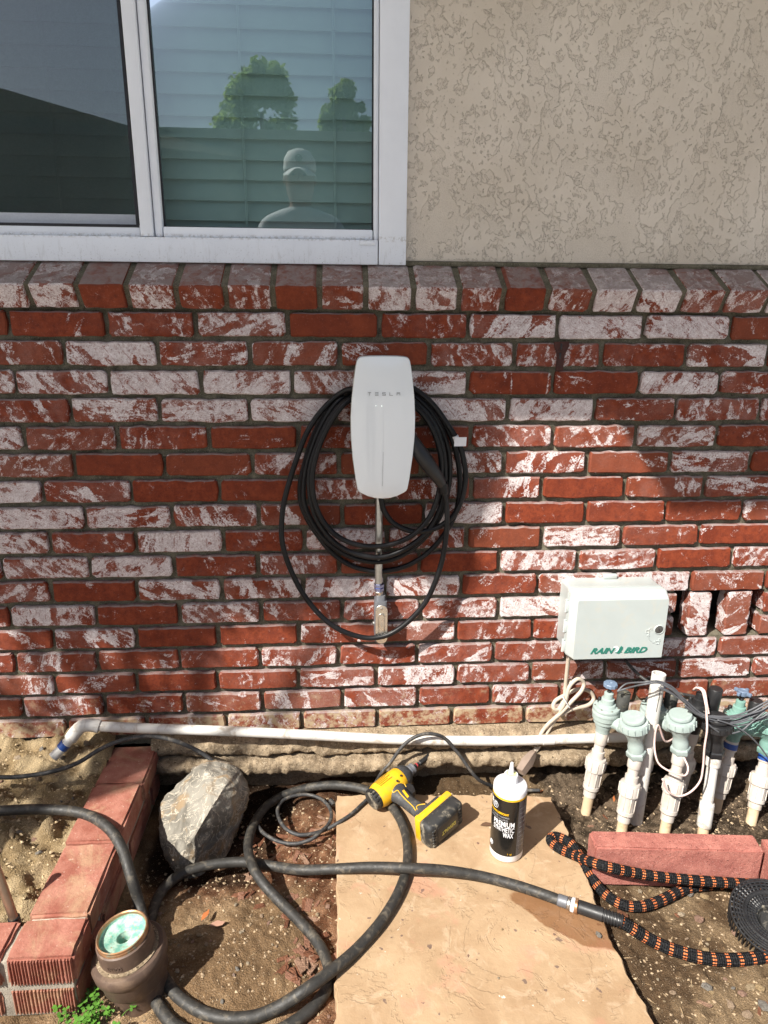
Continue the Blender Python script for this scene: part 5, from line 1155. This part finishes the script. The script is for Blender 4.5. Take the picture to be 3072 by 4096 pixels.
# ================================================================ cast iron cleanout
def cleanout():
    tp = onz(487, 3725, .112); axis = Vector((-.15, -.03, 1)).normalized(); M_ = frame(tp, x=(1, 0, .15), z=axis) @ Matrix.Diagonal((.86, .86, 1., 1.))
    t = thing('drain_cleanout', (tp.x+.02, tp.y, SOIL), 'brown cast iron drain cleanout with green copper ring by the planter corner', 'pipe fitting')
    m = MB(); m.lathe([(.060, -.20), (.060, -.118), (.064, -.110), (.070, -.104), (.072, -.076), (.0735, -.072)], 44, M_); obj('pipe_stub', m, MT['iron'], t)
    m = MB(); m.lathe([(.0735, -.0735), (.078, -.069), (.079, -.052), (.074, -.046), (.063, -.045)], 44, M_, rf=lambda a, z: 1+.010*math.sin(a*2+1)); obj('flange', m, MT['iron'], t)
    m = MB(); m.lathe([(.066, -.046), (.066, -.0425), (.058, -.042)], 44, M_); obj('sand_lip', m, MT['concrete'], t)
    m = MB(); m.lathe([(.0585, -.048), (.0590, -.030), (.0575, -.012), (.0545, -.010)], 44, M_, cap1=False); col_ = obj('collar', m, MT['iron'], t)
    w = lambda v: Vector((math.cos(-1.72+v.x/.059)*(.0588+v.z), math.sin(-1.72+v.x/.059)*(.0588+v.z), v.y-.036))
    m = MB(); text(m, 'ANACO', .0115, M_, .0012, width=.034, warp=w, bold=.0004); obj('lettering', m, MT['iron'], col_)
    m = MB(); m.lathe([(.0535, -.012)]+[(.0540-.0010*(i % 2), -.011+.0022*i) for i in range(5)]+[(.0535, 0), (.0515, .0005), (.0495, -.001), (.0480, -.012)], 44, M_, cap0=False, cap1=False); obj('threaded_rim', m, MT['brass'], t)
    m = MB(); m.lathe([(.0495, -.004), (.0475, -.010), (.0440, -.0118), (.018, -.0135), (.0155, -.015), (.0135, -.024), (.0130, -.04)], 44, M_, cap0=False, cap1=False); obj('inner_seat', m, MT['patina'], t)
    m = MB(); m.lathe([(.0128, -.039), (.001, -.0395)], 20, M_, cap0=False); obj('hole_bottom', m, MT['concrete'], t)
cleanout()

# ================================================================ plastic mesh basket
def basket():
    c = onz(3095, 3690, .0); nrm = Vector((-.10, -.22, 1)).normalized(); M_ = frame(c+Vector((0, 0, .012)), x=(1, 0, .1), z=nrm)
    t = thing('mesh_basket', (c.x, c.y, SOIL), 'round black perforated plastic basket at the right edge of the soil', 'basket')
    R1 = onz(3095, 3690, .01).x-onz(2921, 3670, .01).x
    zf = lambda r: .020*(1-(r/R1))**1.0*-1+.004-.05*max(0, (r/R1-.92))
    m = MB()
    for r in np.linspace(R1*.42, R1, 9): m.tube([M_ @ Vector((r*math.cos(a), r*math.sin(a), zf(r))) for a in np.linspace(0, 2*math.pi, 49)], .0024, 6, smooth=False, cap=False)
    rg = obj('mesh_rings', m, MT['black'], t); tag(rg, kind='stuff')
    m = MB(); n = 44
    for k in range(n):
        a = 2*math.pi*k/n; m.tube([M_ @ Vector((r*math.cos(a), r*math.sin(a), zf(r))) for r in np.linspace(R1*.40, R1, 5)], .0023, 6, smooth=False)
    rg = obj('mesh_spokes', m, MT['black'], t); tag(rg, kind='stuff')
    m = MB(); m.lathe([(R1*.42, zf(R1*.42)-.002), (R1*.36, -.012), (R1*.34, -.022), (R1*.30, -.024), (R1*.28, -.018), (.001, -.017)], 44, M_, cap0=False); obj('cup', m, MT['dusty'], t)
    m = MB(); m.lathe([(R1*.60, zf(R1*.6)+.001), (R1*.62, zf(R1*.62)+.0035), (R1*.68, zf(R1*.68)+.0035), (R1*.70, zf(R1*.7)+.001)], 44, M_, cap0=False, cap1=False); obj('collar_ring', m, MT['black'], t)
    m = MB(); s = []
    for z, k in ((.0, 1.0), (-.03, .97), (-.034, .9)): pass
    for k in range(60):
        a = 2*math.pi*k/60; m.tube([M_ @ Vector((R1*q*math.cos(a), R1*q*math.sin(a), z)) for q, z in ((1., zf(R1)), (1.0, -.012), (.98, -.04))], .0018, 5, smooth=False)
    rg = obj('side_bars', m, MT['black'], t); tag(rg, kind='stuff')
basket()

# ================================================================ copper stake, weeds, leaf
m = MB(); a = onz(62, 3690, .09); b_ = ony(8, 3540, a.y+.015); m.tube([a, a.lerp(b_, .5), b_+(b_-a)*.6], .0085, 14, step=.02); stk = obj('metal_stake', m, plain('tarnished_copper', (.33, .24, .17), .35, .8), label='tarnished metal rod standing in the planter soil at far left', cat='rod')
m = MB(); m.tube([a-Vector((0, 0, .01)), a+(b_-a)*.14], .011, 14, step=.01); obj('base_collar', m, MT['black'], stk)
def weed():
    base = onz(380, 4060, SOIL); t = thing('clover_weed', base, 'small bright green leafy weed between the planter corner and the cleanout', 'plant'); rr = random.Random(9)
    for i in range(40):
        c = base+Vector((rr.gauss(-.010, .024), rr.gauss(-.008, .018), 0)); h = rr.uniform(.010, .034); top = c+Vector((rr.gauss(0, .008), rr.gauss(0, .008), h))
        m = MB(); m.tube([c, c.lerp(top, .5)+Vector((0, 0, .004)), top], .0007, 5, step=.01)
        for k in range(3):
            an = 2*math.pi*k/3+rr.random(); d = Vector((math.cos(an), math.sin(an), rr.uniform(-.1, .35))).normalized(); s = rr.uniform(.006, .010); sd_ = d.cross(Vector((0, 0, 1))).normalized()
            pts = [top, top+d*s*.5+sd_*s*.42, top+d*s+sd_*s*.30, top+d*s*.92, top+d*s-sd_*s*.30, top+d*s*.5-sd_*s*.42]
            m.add([p[:] for p in pts]+[(p-Vector((0, 0, .0004)))[:] for p in pts], [tuple(range(6)), tuple(range(11, 5, -1))])
        obj('leaf_stem', m, MT['leaf'], t)
weed()
def leaf(u, v, z, L, an, mat, label, name='dry_leaf'):
    c = onz(u, v, z); d = Vector((math.cos(an), math.sin(an), 0)); s = Vector((-d.y, d.x, 0)); m = MB(); P = []
    for q, wv, zz in ((0, 0, .002), (.2, .5, .005), (.5, .8, .0065), (.8, .45, .004), (1, 0, .007)): P.append((q, wv, zz))
    vs = [c+d*L*(q-.5)+s*L*.22*w_+Vector((0, 0, zz)) for q, w_, zz in P]+[c+d*L*(q-.5)-s*L*.22*w_+Vector((0, 0, zz*.6)) for q, w_, zz in P[3:0:-1]]
    n = len(vs); m.add([p[:] for p in vs]+[(p-Vector((0, 0, .0006)))[:] for p in vs], [tuple(range(n)), tuple(range(2*n-1, n-1, -1))]); obj(name, m, mat, label=label, cat='leaf', base=c)
LB = plain('brown_leaf', (.10, .05, .025), .8); LO = plain('orange_leaf', (.45, .14, .04), .8); LP = plain('pink_brown_leaf', (.34, .19, .13), .8)
leaf(1945, 3302, .001, .030, 0., LB, 'small dark brown leaf lying left of the wax bottle')
leaf(822, 3665, SOIL+.006, .028, 1.1, LO, 'bright orange leaf on the dirt right of the cleanout'); leaf(870, 3700, SOIL+.004, .034, .1, LP, 'pale dry leaf on the dirt below the orange leaf')
leaf(218, 3025, .11, .026, 1.9, LP, 'reddish dry leaf on the planter soil by the pipe end'); leaf(2455, 3200, SOIL+.03, .02, 1.2, LO, 'small orange leaf between the white risers'); leaf(2160, 3170, SOIL+.01, .018, .2, LO, 'small red leaf on the soil right of the bottle')

# ================================================================ stones, chips and gravel
def stone_mesh(seed, flat=.6):
    rr = random.Random(seed); bm = bmesh.new(); bmesh.ops.create_icosphere(bm, subdivisions=1, radius=.5)
    for v in bm.verts: v.co = Vector((v.co.x*rr.uniform(.8, 1.2), v.co.y*rr.uniform(.6, 1.1), v.co.z*flat*rr.uniform(.75, 1.2)))
    me = bpy.data.meshes.new('pebble'); bm.to_mesh(me); bm.free(); return me
def tone_mat(name, cs):
    t = T(name, rough=.88, spec=.2); oi = t.nt.nodes.new('ShaderNodeObjectInfo'); p = t.co(); c = cs[0]
    for i, k in enumerate(cs[1:]): c = t.mix(t.mr(oi.outputs['Random'], (i+.8)/len(cs), (i+1.)/len(cs)), c, k)
    c = t.mix(t.mr(t.noise(p, 3., 5, .7), .4, .7, 0., .55), c, t.mix(1., c, (.45, .42, .4), 'MULTIPLY')); t.col(c); t.bump(t.noise(p, 8., 4, .7), .7, .08); return t.m
SM = [stone_mesh(i) for i in range(8)]; sm_ = tone_mat('pebble_stone', [(.50, .36, .20), (.44, .32, .22), (.30, .275, .24), (.42, .26, .19), (.54, .44, .31), (.46, .35, .22)])
CM_ = []
for i in range(6):
    m = MB(); rr = random.Random(i+60); m.box((0, 0, 0), (1, rr.uniform(.3, .55), rr.uniform(.10, .2)), bev=.03, seg=1); m.v = [(x+.08*math.sin(y*9+i), y+.10*math.sin(x*7+i), z+.05*math.sin(x*5)) for x, y, z in m.v]; CM_.append(mesh_from('wood_chip', m, None, Vector((0, 0, 0)), False))
cm2 = tone_mat('bark_chip', [(.34, .15, .085), (.24, .10, .055), (.46, .28, .19), (.40, .20, .13)])
for me in SM: me.materials.append(sm_)
for me in CM_: me.materials.append(cm2)
def gz(x, y): return float(soil_h(np.array([x]), np.array([y]))[0])
def inslab(x, y): return SLX0-.004 < x < SLX1+.012 and y < -.10
def put(name, meshes, x, y, s, label, cat, group, sink=.25, rr=random):
    o = bpy.data.objects.new(name, rr.choice(meshes)); COL.objects.link(o); z = 0. if inslab(x, y) else gz(x, y)
    o.location = (x, y, z+s*.5*.6*(1-sink*1.4) if name == 'pebble' else z+s*.06); o.scale = (s, s*rr.uniform(.7, 1), s*rr.uniform(.6, .95)); o.rotation_euler = (rr.uniform(-.25, .25), rr.uniform(-.25, .25), rr.uniform(0, 6.3)); tag(o, label, cat, group); return o
rr = random.Random(21)
for u, v, s in ((2820, 3585, 46), (2758, 3580, 42), (2686, 3600, 26), (2795, 3680, 44), (2725, 3650, 34), (2655, 3612, 20), (2835, 3755, 26), (2935, 3740, 32), (2828, 3775, 18), (2820, 3815, 34), (2745, 3765, 18), (2930, 3845, 24), (3010, 3840, 32), (2860, 3868, 16), (2690, 3985, 28), (2825, 3970, 44), (2842, 3990, 22), (2930, 3965, 20), (2965, 3985, 40), (3000, 3960, 42), (3035, 3975, 40), (2920, 4030, 36), (3050, 4050, 50), (2765, 3955, 14), (2900, 3920, 20), (2655, 4020, 12), (3060, 3800, 20), (2985, 4080, 40), (2630, 3930, 16), (3040, 3520, 36), (2600, 3560, 20), (2560, 3565, 24)):
    p = onz(u, v, SOIL); put('pebble', SM, p.x, p.y, s*1.0*1.45/FPX, 'loose pebble on the dark soil below the red edging block', 'pebble', 'pebbles right of the flagstone', rr=rr)
p = onz(2394, 3747, 0); put('pebble', SM, p.x, p.y, 32*1.45/FPX, 'single pink pebble on the wet stain of the flagstone', 'pebble', 'pebble on the stain', sink=.05, rr=rr)
for i in range(46):
    x, y = rr.uniform(-.42, -.03), rr.uniform(-.74, -.3)
    put('pebble', SM, x, y, rr.uniform(.006, .015), 'loose pebble on the tan dirt left of the flagstone', 'pebble', 'pebbles left of the flagstone', rr=rr)
for i in range(120):
    x, y = rr.uniform(-.26, -.02), rr.uniform(-.60, -.13)
    if y < -.40: x = rr.uniform(-.13, -.02)
    put('wood_chip', CM_, x, y, rr.uniform(.010, .036), 'red bark chip in the mulch strip beside the flagstone', 'wood chip', 'bark chips beside the flagstone', rr=rr)
for i in range(24):
    x, y = rr.uniform(.58, 1.25), rr.uniform(-.75, -.1)
    put('wood_chip', CM_, x, y, rr.uniform(.010, .024), 'bark chip on the dark soil right of the flagstone', 'wood chip', 'bark chips right of the flagstone', rr=rr)
for i in range(14):
    x, y = rr.uniform(.0, .52), rr.uniform(-.68, -.12)
    put('pebble', SM, x, y, rr.uniform(.003, .007), 'tiny crumb of brick lying on the flagstone', 'pebble', 'crumbs on the flagstone', sink=.1, rr=rr)
for i in range(40):
    x, y = rr.uniform(-1.0, -.63), rr.uniform(-.53, -.02)
    o = bpy.data.objects.new('clod', rr.choice(SM)); COL.objects.link(o); s = rr.uniform(.008, .024); i_ = np.argmin((X2_-x)**2+(Y2_-y)**2); o.location = (x, y, float(Z2.ravel()[i_])+s*.12); o.scale = (s, s, s*.9); o.rotation_euler = (rr.random(), rr.random(), rr.random()*6); tag(o, 'dry clod on the sandy planter soil', 'clod', 'clods in the planter')
# fine gravel in one mesh
def scatter(name, n, region, smin, smax, mat, zf, label, seed, el=1.):
    r2 = np.random.default_rng(seed); base = np.array([[1, 0, 0], [-1, 0, 0], [0, 1, 0], [0, -1, 0], [0, 0, 1], [0, 0, -1]], float); F8 = [(0, 2, 4), (2, 1, 4), (1, 3, 4), (3, 0, 4), (2, 0, 5), (1, 2, 5), (3, 1, 5), (0, 3, 5)]
    P = region(r2, n); m = MB(); n = len(P)
    z = zf(P[:, 0], P[:, 1]); s = smin+(smax-smin)*r2.random(n)**3
    for i in range(n):
        a = r2.random()*6.3; c, d = math.cos(a), math.sin(a); q = base*r2.uniform(.6, 1.3, (6, 3))*s[i]*np.array([el, 1., 1.]); v = np.stack([q[:, 0]*c-q[:, 1]*d+P[i, 0], q[:, 0]*d+q[:, 1]*c+P[i, 1], q[:, 2]*.7+z[i]], 1); o = len(m.v); m.v += [tuple(p) for p in v.tolist()]; m.f += [(e+o, f+o, g+o) for e, f, g in F8]
    return obj(name, m, mat, label=label, cat='gravel', kind='stuff', smooth=False)
GM = grain('mixed_grit', (.22, .155, .095), (.44, .33, .21), (.55, .46, .36), 90., 700., .3)
def reg(r2, n):
    x = r2.uniform(-.48, 1.25, n); y = r2.uniform(-.85, -.06, n); k = ~((x > SLX0) & (x < SLX1+.01) & (y < -.1)); return np.stack([x, y], 1)[k]
scatter('loose_grit', 9000, reg, .0008, .0052, GM, soil_h, 'fine grit strewn over the garden soil', 3)
def reg2(r2, n): return np.stack([r2.uniform(-1.0, -.61, n), r2.uniform(-.54, .0, n)], 1)
def z2f(x, y):
    i = np.clip(((x-xs2[0])/.006).astype(int), 0, len(xs2)-1); j = np.clip(((y-ys2[0])/.006).astype(int), 0, len(ys2)-1); return Z2[j, i]
GM2 = grain('sandy_grit', (.36, .26, .145), (.52, .41, .26), (.6, .5, .36), 90., 700., .3)
scatter('sandy_grit', 2600, reg2, .001, .0055, GM2, z2f, 'crumbs of sandy soil in the planter', 4)
TW = grain('dry_twig', (.20, .13, .07), (.40, .29, .17), (.5, .4, .28), 60., 500., .3)
scatter('plant_litter', 520, reg, .0007, .0017, TW, lambda x, y: soil_h(x, y)+.001, 'dry twigs and straw strewn over the garden soil', 6, el=9.)
# ================================================================ what stands behind the photographer
def refl(u, v, d): p = ony(u, v, d); return Vector((p.x, 2*YG-p.y, p.z))    # a thing seen mirrored in the pane
MT['roofd'] = plain('brown_roof_shingle', (.17, .16, .115), .9, var=.2, sc=3)
MT['wallf'] = plain('tan_house_wall', (.30, .26, .19), .9, var=.08, sc=2)
nh = thing('neighbour_house', (0, -15, SOIL), 'low house with a brown hip roof standing across the yard', 'house')
r0 = refl(1000, 500, 15.).z; r1 = refl(0, 415, 15.).z
m = MB(); m.box((0, -17.5, 1.3), (30, 5, 2.6)); obj('wall', m, MT['wallf'], nh, smooth=False)
m = MB(); m.add([(-16, -14.2, 2.45), (16, -14.2, 2.45), (16, -15.2, r0), (-4.4, -15.2, r0), (-7.5, -15.2, r1+.5), (-16, -15.2, r1+.5), (16, -20, r0-.3), (-16, -20, r0-.3)], [(0, 1, 2, 3, 4, 5), (5, 4, 3, 2, 6, 7)]); obj('roof', m, MT['roofd'], nh, smooth=False)
def leaf_blobs(mb, blobs, n, size, rr):
    tot = sum(b[1]**2 for b in blobs)
    for c, r in blobs:
        for _ in range(int(n*r*r/tot)):
            d = Vector((rr.gauss(0, 1), rr.gauss(0, 1), rr.gauss(0, 1))).normalized()*(r*rr.random()**.45); p = Vector(c)+d
            a = Vector((rr.gauss(0, 1), rr.gauss(0, 1), rr.gauss(0, 1))).normalized(); b = a.orthogonal().normalized(); s = size*rr.uniform(.6, 1.3)
            o = len(mb.v); mb.v += [(p-a*s)[:], (p+b*s*.5)[:], (p+a*s)[:], (p-b*s*.5)[:]]; mb.f.append((o, o+1, o+2, o+3))
ft_ = T('tree_foliage', rough=.7); nz_ = ft_.noise(ft_.pos(), 2., 3); fc_ = ft_.mix(ft_.mr(nz_, .3, .7), (.12, .17, .05), (.19, .25, .08)); ft_.col(fc_)
tl_ = ft_.nt.nodes.new('ShaderNodeBsdfTranslucent'); ft_.put(tl_.inputs[0], ft_.mix(1., fc_, (1.6, 1.7, 1.2), 'MULTIPLY')); mx_ = ft_.nt.nodes.new('ShaderNodeMixShader'); mx_.inputs[0].default_value = .5
ft_.nt.links.new(ft_.b.outputs[0], mx_.inputs[1]); ft_.nt.links.new(tl_.outputs[0], mx_.inputs[2]); ft_.nt.links.new(mx_.outputs[0], ft_.nt.nodes['Material Output'].inputs[0]); MT['foliage'] = ft_.m
MT['bark'] = plain('tree_bark', (.10, .07, .05), .9, var=.2)
def bgtree(u, v, hw, hh, label, seed):
    rr = random.Random(seed); c = refl(u, v, 24.); sc_ = 25.5/FPX; t = thing('broadleaf_tree', (c.x, c.y, SOIL), label, 'tree')
    R = hw*sc_; Hh = hh*sc_; blobs = []
    for i in range(44):
        f = rr.random(); z = c.z-Hh+2*Hh*f; wv = R*(1.05-abs(f-.25)**1.5*1.3); blobs.append(((c.x+rr.uniform(-1, 1)*wv*.8, c.y+rr.uniform(-1, 1)*wv*.6, z), R*rr.uniform(.14, .30)))
    m = MB(); leaf_blobs(m, blobs, 5200, .10, rr); obj('crown', m, MT['foliage'], t, smooth=False)
    m = MB(); m.tube([(c.x, c.y, SOIL), (c.x+.1, c.y, c.z*.5), (c.x, c.y, c.z)], lambda q: .22*(1-.75*q), 10, step=.3); obj('trunk', m, MT['bark'], t)
bgtree(1045, 450, 165, 150, 'larger leafy tree mirrored in the window pane', 3); bgtree(1375, 470, 105, 100, 'smaller leafy tree mirrored at the right of the pane', 8)

# unseen tree added at left, leaf clumps set to cast the wall's shade
def shade_tree():
    rr = random.Random(17); t = thing('shade_tree', (-2.6, -2.3, SOIL), 'leafy tree added out of view at left to shade the wall', 'tree'); s0 = 3.1; blobs = []
    def back(x, z, y=0., s=s0): return Vector((x, y, z))-SUN*s
    bx = [-1.6, -.6, -.29, -.04, .17, .27, .31]; bz = [.36, .41, .44, .52, .64, .74, .9]
    for i in range(330):                                      # solid part above the line of shade
        x = rr.uniform(-1.5, .30); zl = float(np.interp(x, bx, bz)); r = rr.uniform(.05, .10); z = rr.uniform(zl+r*.7, 1.02)
        if z < 1.02: blobs.append((back(x, z, 0, s0+rr.uniform(-.35, .35)), r))
    for i in range(10): blobs.append((back(rr.uniform(.25, .31), rr.uniform(.47, .9), 0, s0+rr.uniform(-.3, .3)), .045))
    for x, z, r in ((-.75, .33, .05), (-.62, .30, .045), (-.85, .25, .06), (-.55, .22, .03), (-.95, .33, .06), (-.72, .20, .035), (-.45, .37, .03), (-.33, .36, .025), (-.5, .27, .025)): blobs.append((back(x, z, 0, s0+rr.uniform(-.3, .3)), r))
    for x, y, r in ((-.58, -.08, .035), (-.72, -.10, .05), (-.80, -.17, .06), (-.68, -.20, .04), (-.90, -.08, .05), (-.57, -.15, .03), (-.75, -.27, .035), (-.85, -.3, .05), (-.66, -.02, .03)): blobs.append((back(x, .1, y, s0+rr.uniform(-.3, .3)), r))
    m = MB(); leaf_blobs(m, blobs, 26000, .022, rr); obj('crown', m, MT['foliage'], t, smooth=False)
    c = sum((Vector(b[0]) for b in blobs), Vector())/len(blobs)
    m = MB(); root = Vector((-2.75, -2.5, SOIL)); m.tube([root, root+Vector((.05, .1, .9)), root+Vector((.1, .25, 1.7)), Vector((c.x-.4, c.y-.5, c.z-.3)), c], lambda q: .09*(1-.8*q), 10, step=.1); obj('trunk', m, MT['bark'], t)
    for i in range(9):
        e = Vector(rr.choice(blobs)[0]); m = MB(); st = Vector((c.x-.4, c.y-.5, c.z-.3)); m.tube([st, st.lerp(e, .5)+Vector((rr.gauss(0, .06), rr.gauss(0, .06), .05)), e], lambda q: .02*(1-.75*q), 6, step=.06); obj('branch', m, MT['bark'], t)
shade_tree()

# the person taking the picture
def person():
    hp = refl(1200, 700, 2.36); X, Yp, ZH = hp.x, hp.y, hp.z-.02
    t = thing('person', (X, Yp, SOIL), 'person in a pale cap and light shirt holding up a phone', 'person'); g = SOIL
    sh = ZH-.20; hip = g+(ZH-g)*.52
    V = {'pel': (X, Yp-.02, hip, .13), 'wst': (X, Yp, hip+.16, .125), 'chs': (X, Yp+.01, sh-.13, .15), 'upc': (X, Yp, sh-.02, .12), 'nck': (X, Yp+.01, sh+.06, .055), 'hdb': (X, Yp+.02, ZH-.08, .07),
         'sL': (X-.18, Yp, sh-.035, .07), 'eL': (X-.22, Yp+.12, sh-.30, .047), 'wL': (-.07, -1.76, 1.13, .034), 'sR': (X+.18, Yp, sh-.035, .07), 'eR': (X+.26, Yp+.14, sh-.30, .047), 'wR': (.07, -1.76, 1.13, .034),
         'hL': (X-.095, Yp-.01, hip-.07, .095), 'kL': (X-.11, Yp+.02, g+.50, .062), 'aL': (X-.11, Yp-.02, g+.09, .045), 'tL': (X-.12, Yp+.14, g+.04, .04), 'hR': (X+.095, Yp-.01, hip-.07, .095), 'kR': (X+.11, Yp+.02, g+.50, .062), 'aR': (X+.11, Yp-.02, g+.09, .045), 'tR': (X+.12, Yp+.14, g+.04, .04)}
    K = list(V); Ed = [('pel', 'wst'), ('wst', 'chs'), ('chs', 'upc'), ('upc', 'nck'), ('nck', 'hdb'), ('upc', 'sL'), ('sL', 'eL'), ('eL', 'wL'), ('upc', 'sR'), ('sR', 'eR'), ('eR', 'wR'), ('pel', 'hL'), ('hL', 'kL'), ('kL', 'aL'), ('aL', 'tL'), ('pel', 'hR'), ('hR', 'kR'), ('kR', 'aR'), ('aR', 'tR')]
    for s, w_ in (('L', 'wL'), ('R', 'wR')):                  # palms and fingers
        wx, wy, wz, _ = V[w_]; sg = 1 if s == 'L' else -1
        V['p'+s] = (wx+sg*.035, wy+.03, wz+.05, .026); K.append('p'+s); Ed.append((w_, 'p'+s))
        for i in range(4):
            V['f%d%s' % (i, s)] = (wx+sg*(.055), wy+.045, wz+.045+.018*i, .0095); V['g%d%s' % (i, s)] = (wx+sg*.080, wy+.030, wz+.047+.018*i, .008); K += ['f%d%s' % (i, s), 'g%d%s' % (i, s)]; Ed += [('p'+s, 'f%d%s' % (i, s)), ('f%d%s' % (i, s), 'g%d%s' % (i, s))]
        V['t'+s+'h'] = (wx+sg*.06, wy+.0, wz+.075, .010); K.append('t'+s+'h'); Ed.append(('p'+s, 't'+s+'h'))
    me = bpy.data.meshes.new('body'); b0 = origin(t); me.from_pydata([Vector(V[k][:3])-b0 for k in K], [(K.index(a), K.index(b)) for a, b in Ed], [])
    o = bpy.data.objects.new('body', me); COL.objects.link(o); o.parent = t; ORG[o.name] = b0
    sk = o.modifiers.new('skin', 'SKIN'); sk.use_smooth_shade = True
    for i, k in enumerate(K): r = V[k][3]; me.skin_vertices[0].data[i].radius = (r, r*.8 if k in ('chs', 'upc', 'wst', 'pel') else r); me.skin_vertices[0].data[i].use_root = (k == 'pel')
    sb = o.modifiers.new('sub', 'SUBSURF'); sb.levels = sb.render_levels = 2
    tm = T('skin_shirt_jeans', rough=.8); z = tm.sep(tm.pos(), 2); skin = (.22, .12, .08)
    c = tm.mix(tm.mr(z, hip-.02, hip, sm=False), (.05, .06, .09), (.46, .48, .50)); c = tm.mix(tm.mr(z, sh+.055, sh+.06, sm=False), c, skin); c = tm.mix(tm.mr(z, g+.085, g+.08, sm=False), c, (.05, .04, .03)); tm.col(c); me.materials.append(tm.m)
    sm = plain('skin', skin, .55, var=.06)
    hm_ = MB(); prof = [(.036, -.118), (.056, -.108), (.068, -.08), (.075, -.04), (.079, .0), (.078, .04), (.070, .08), (.045, .105), (.01, .112)]
    hm_.lathe(prof, 28, Matrix.Translation((X, Yp+.02, ZH)) @ Matrix.Diagonal((.98, 1.18, 1.0, 1)))
    head = obj('head', hm_, sm, t)
    for nm, pt, sc in (('nose', (0, .097, -.012), (.012, .018, .022)), ('mouth', (0, .082, -.055), (.022, .006, .005)), ('ear', (-.078, 0, -.01), (.010, .018, .028)), ('ear', (.078, 0, -.01), (.010, .018, .028)), ('eye', (-.028, .083, .005), (.011, .008, .006)), ('eye', (.028, .083, .005), (.011, .008, .006))):
        q = MB(); q.lathe([(math.sin(a), -math.cos(a)) for a in np.linspace(.15, math.pi-.15, 7)], 10, Matrix.Translation((X+pt[0], Yp+.02+pt[1], ZH+pt[2])) @ Matrix.Diagonal((*sc, 1))); obj(nm, q, sm if nm != 'eye' else MT['dark'], head)
    cm3 = plain('pale_cap', (.52, .54, .54), .8); q = MB(); q.lathe([(.083, .035), (.085, .05), (.080, .09), (.060, .122), (.025, .136), (.003, .138)], 28, Matrix.Translation((X, Yp+.02, ZH)) @ Matrix.Diagonal((1, 1.18, 1, 1))); cap = obj('cap', q, cm3, t)
    q = MB(); s = []
    for f in np.linspace(0, 1, 6):
        y_ = Yp+.02+.085+.085*f; wv = .084*(1-.45*f**2); s.append([(X+wv*e, y_-.05*e*e*(1-f), ZH+.040-.022*f-.030*e*e+dz) for e, dz in [(e, .002) for e in np.linspace(-1, 1, 9)]+[(e, -.002) for e in np.linspace(1, -1, 9)]])
    q.loft(s); obj('visor', q, cm3, cap); q = MB(); q.lathe([(.020, 0), (.018, .003)], 16, frame((X, Yp+.02+.094, ZH+.080), x=(1, 0, 0), z=(0, 1, .35))); obj('cap_badge', q, MT['grip'], cap)
    q = MB(); ph = (0, -1.69, 1.205); q.box(ph, (.074, .008, .148), bev=.003); obj('phone', q, MT['black'], label='black phone held up in both hands by the person', cat='phone')
person()
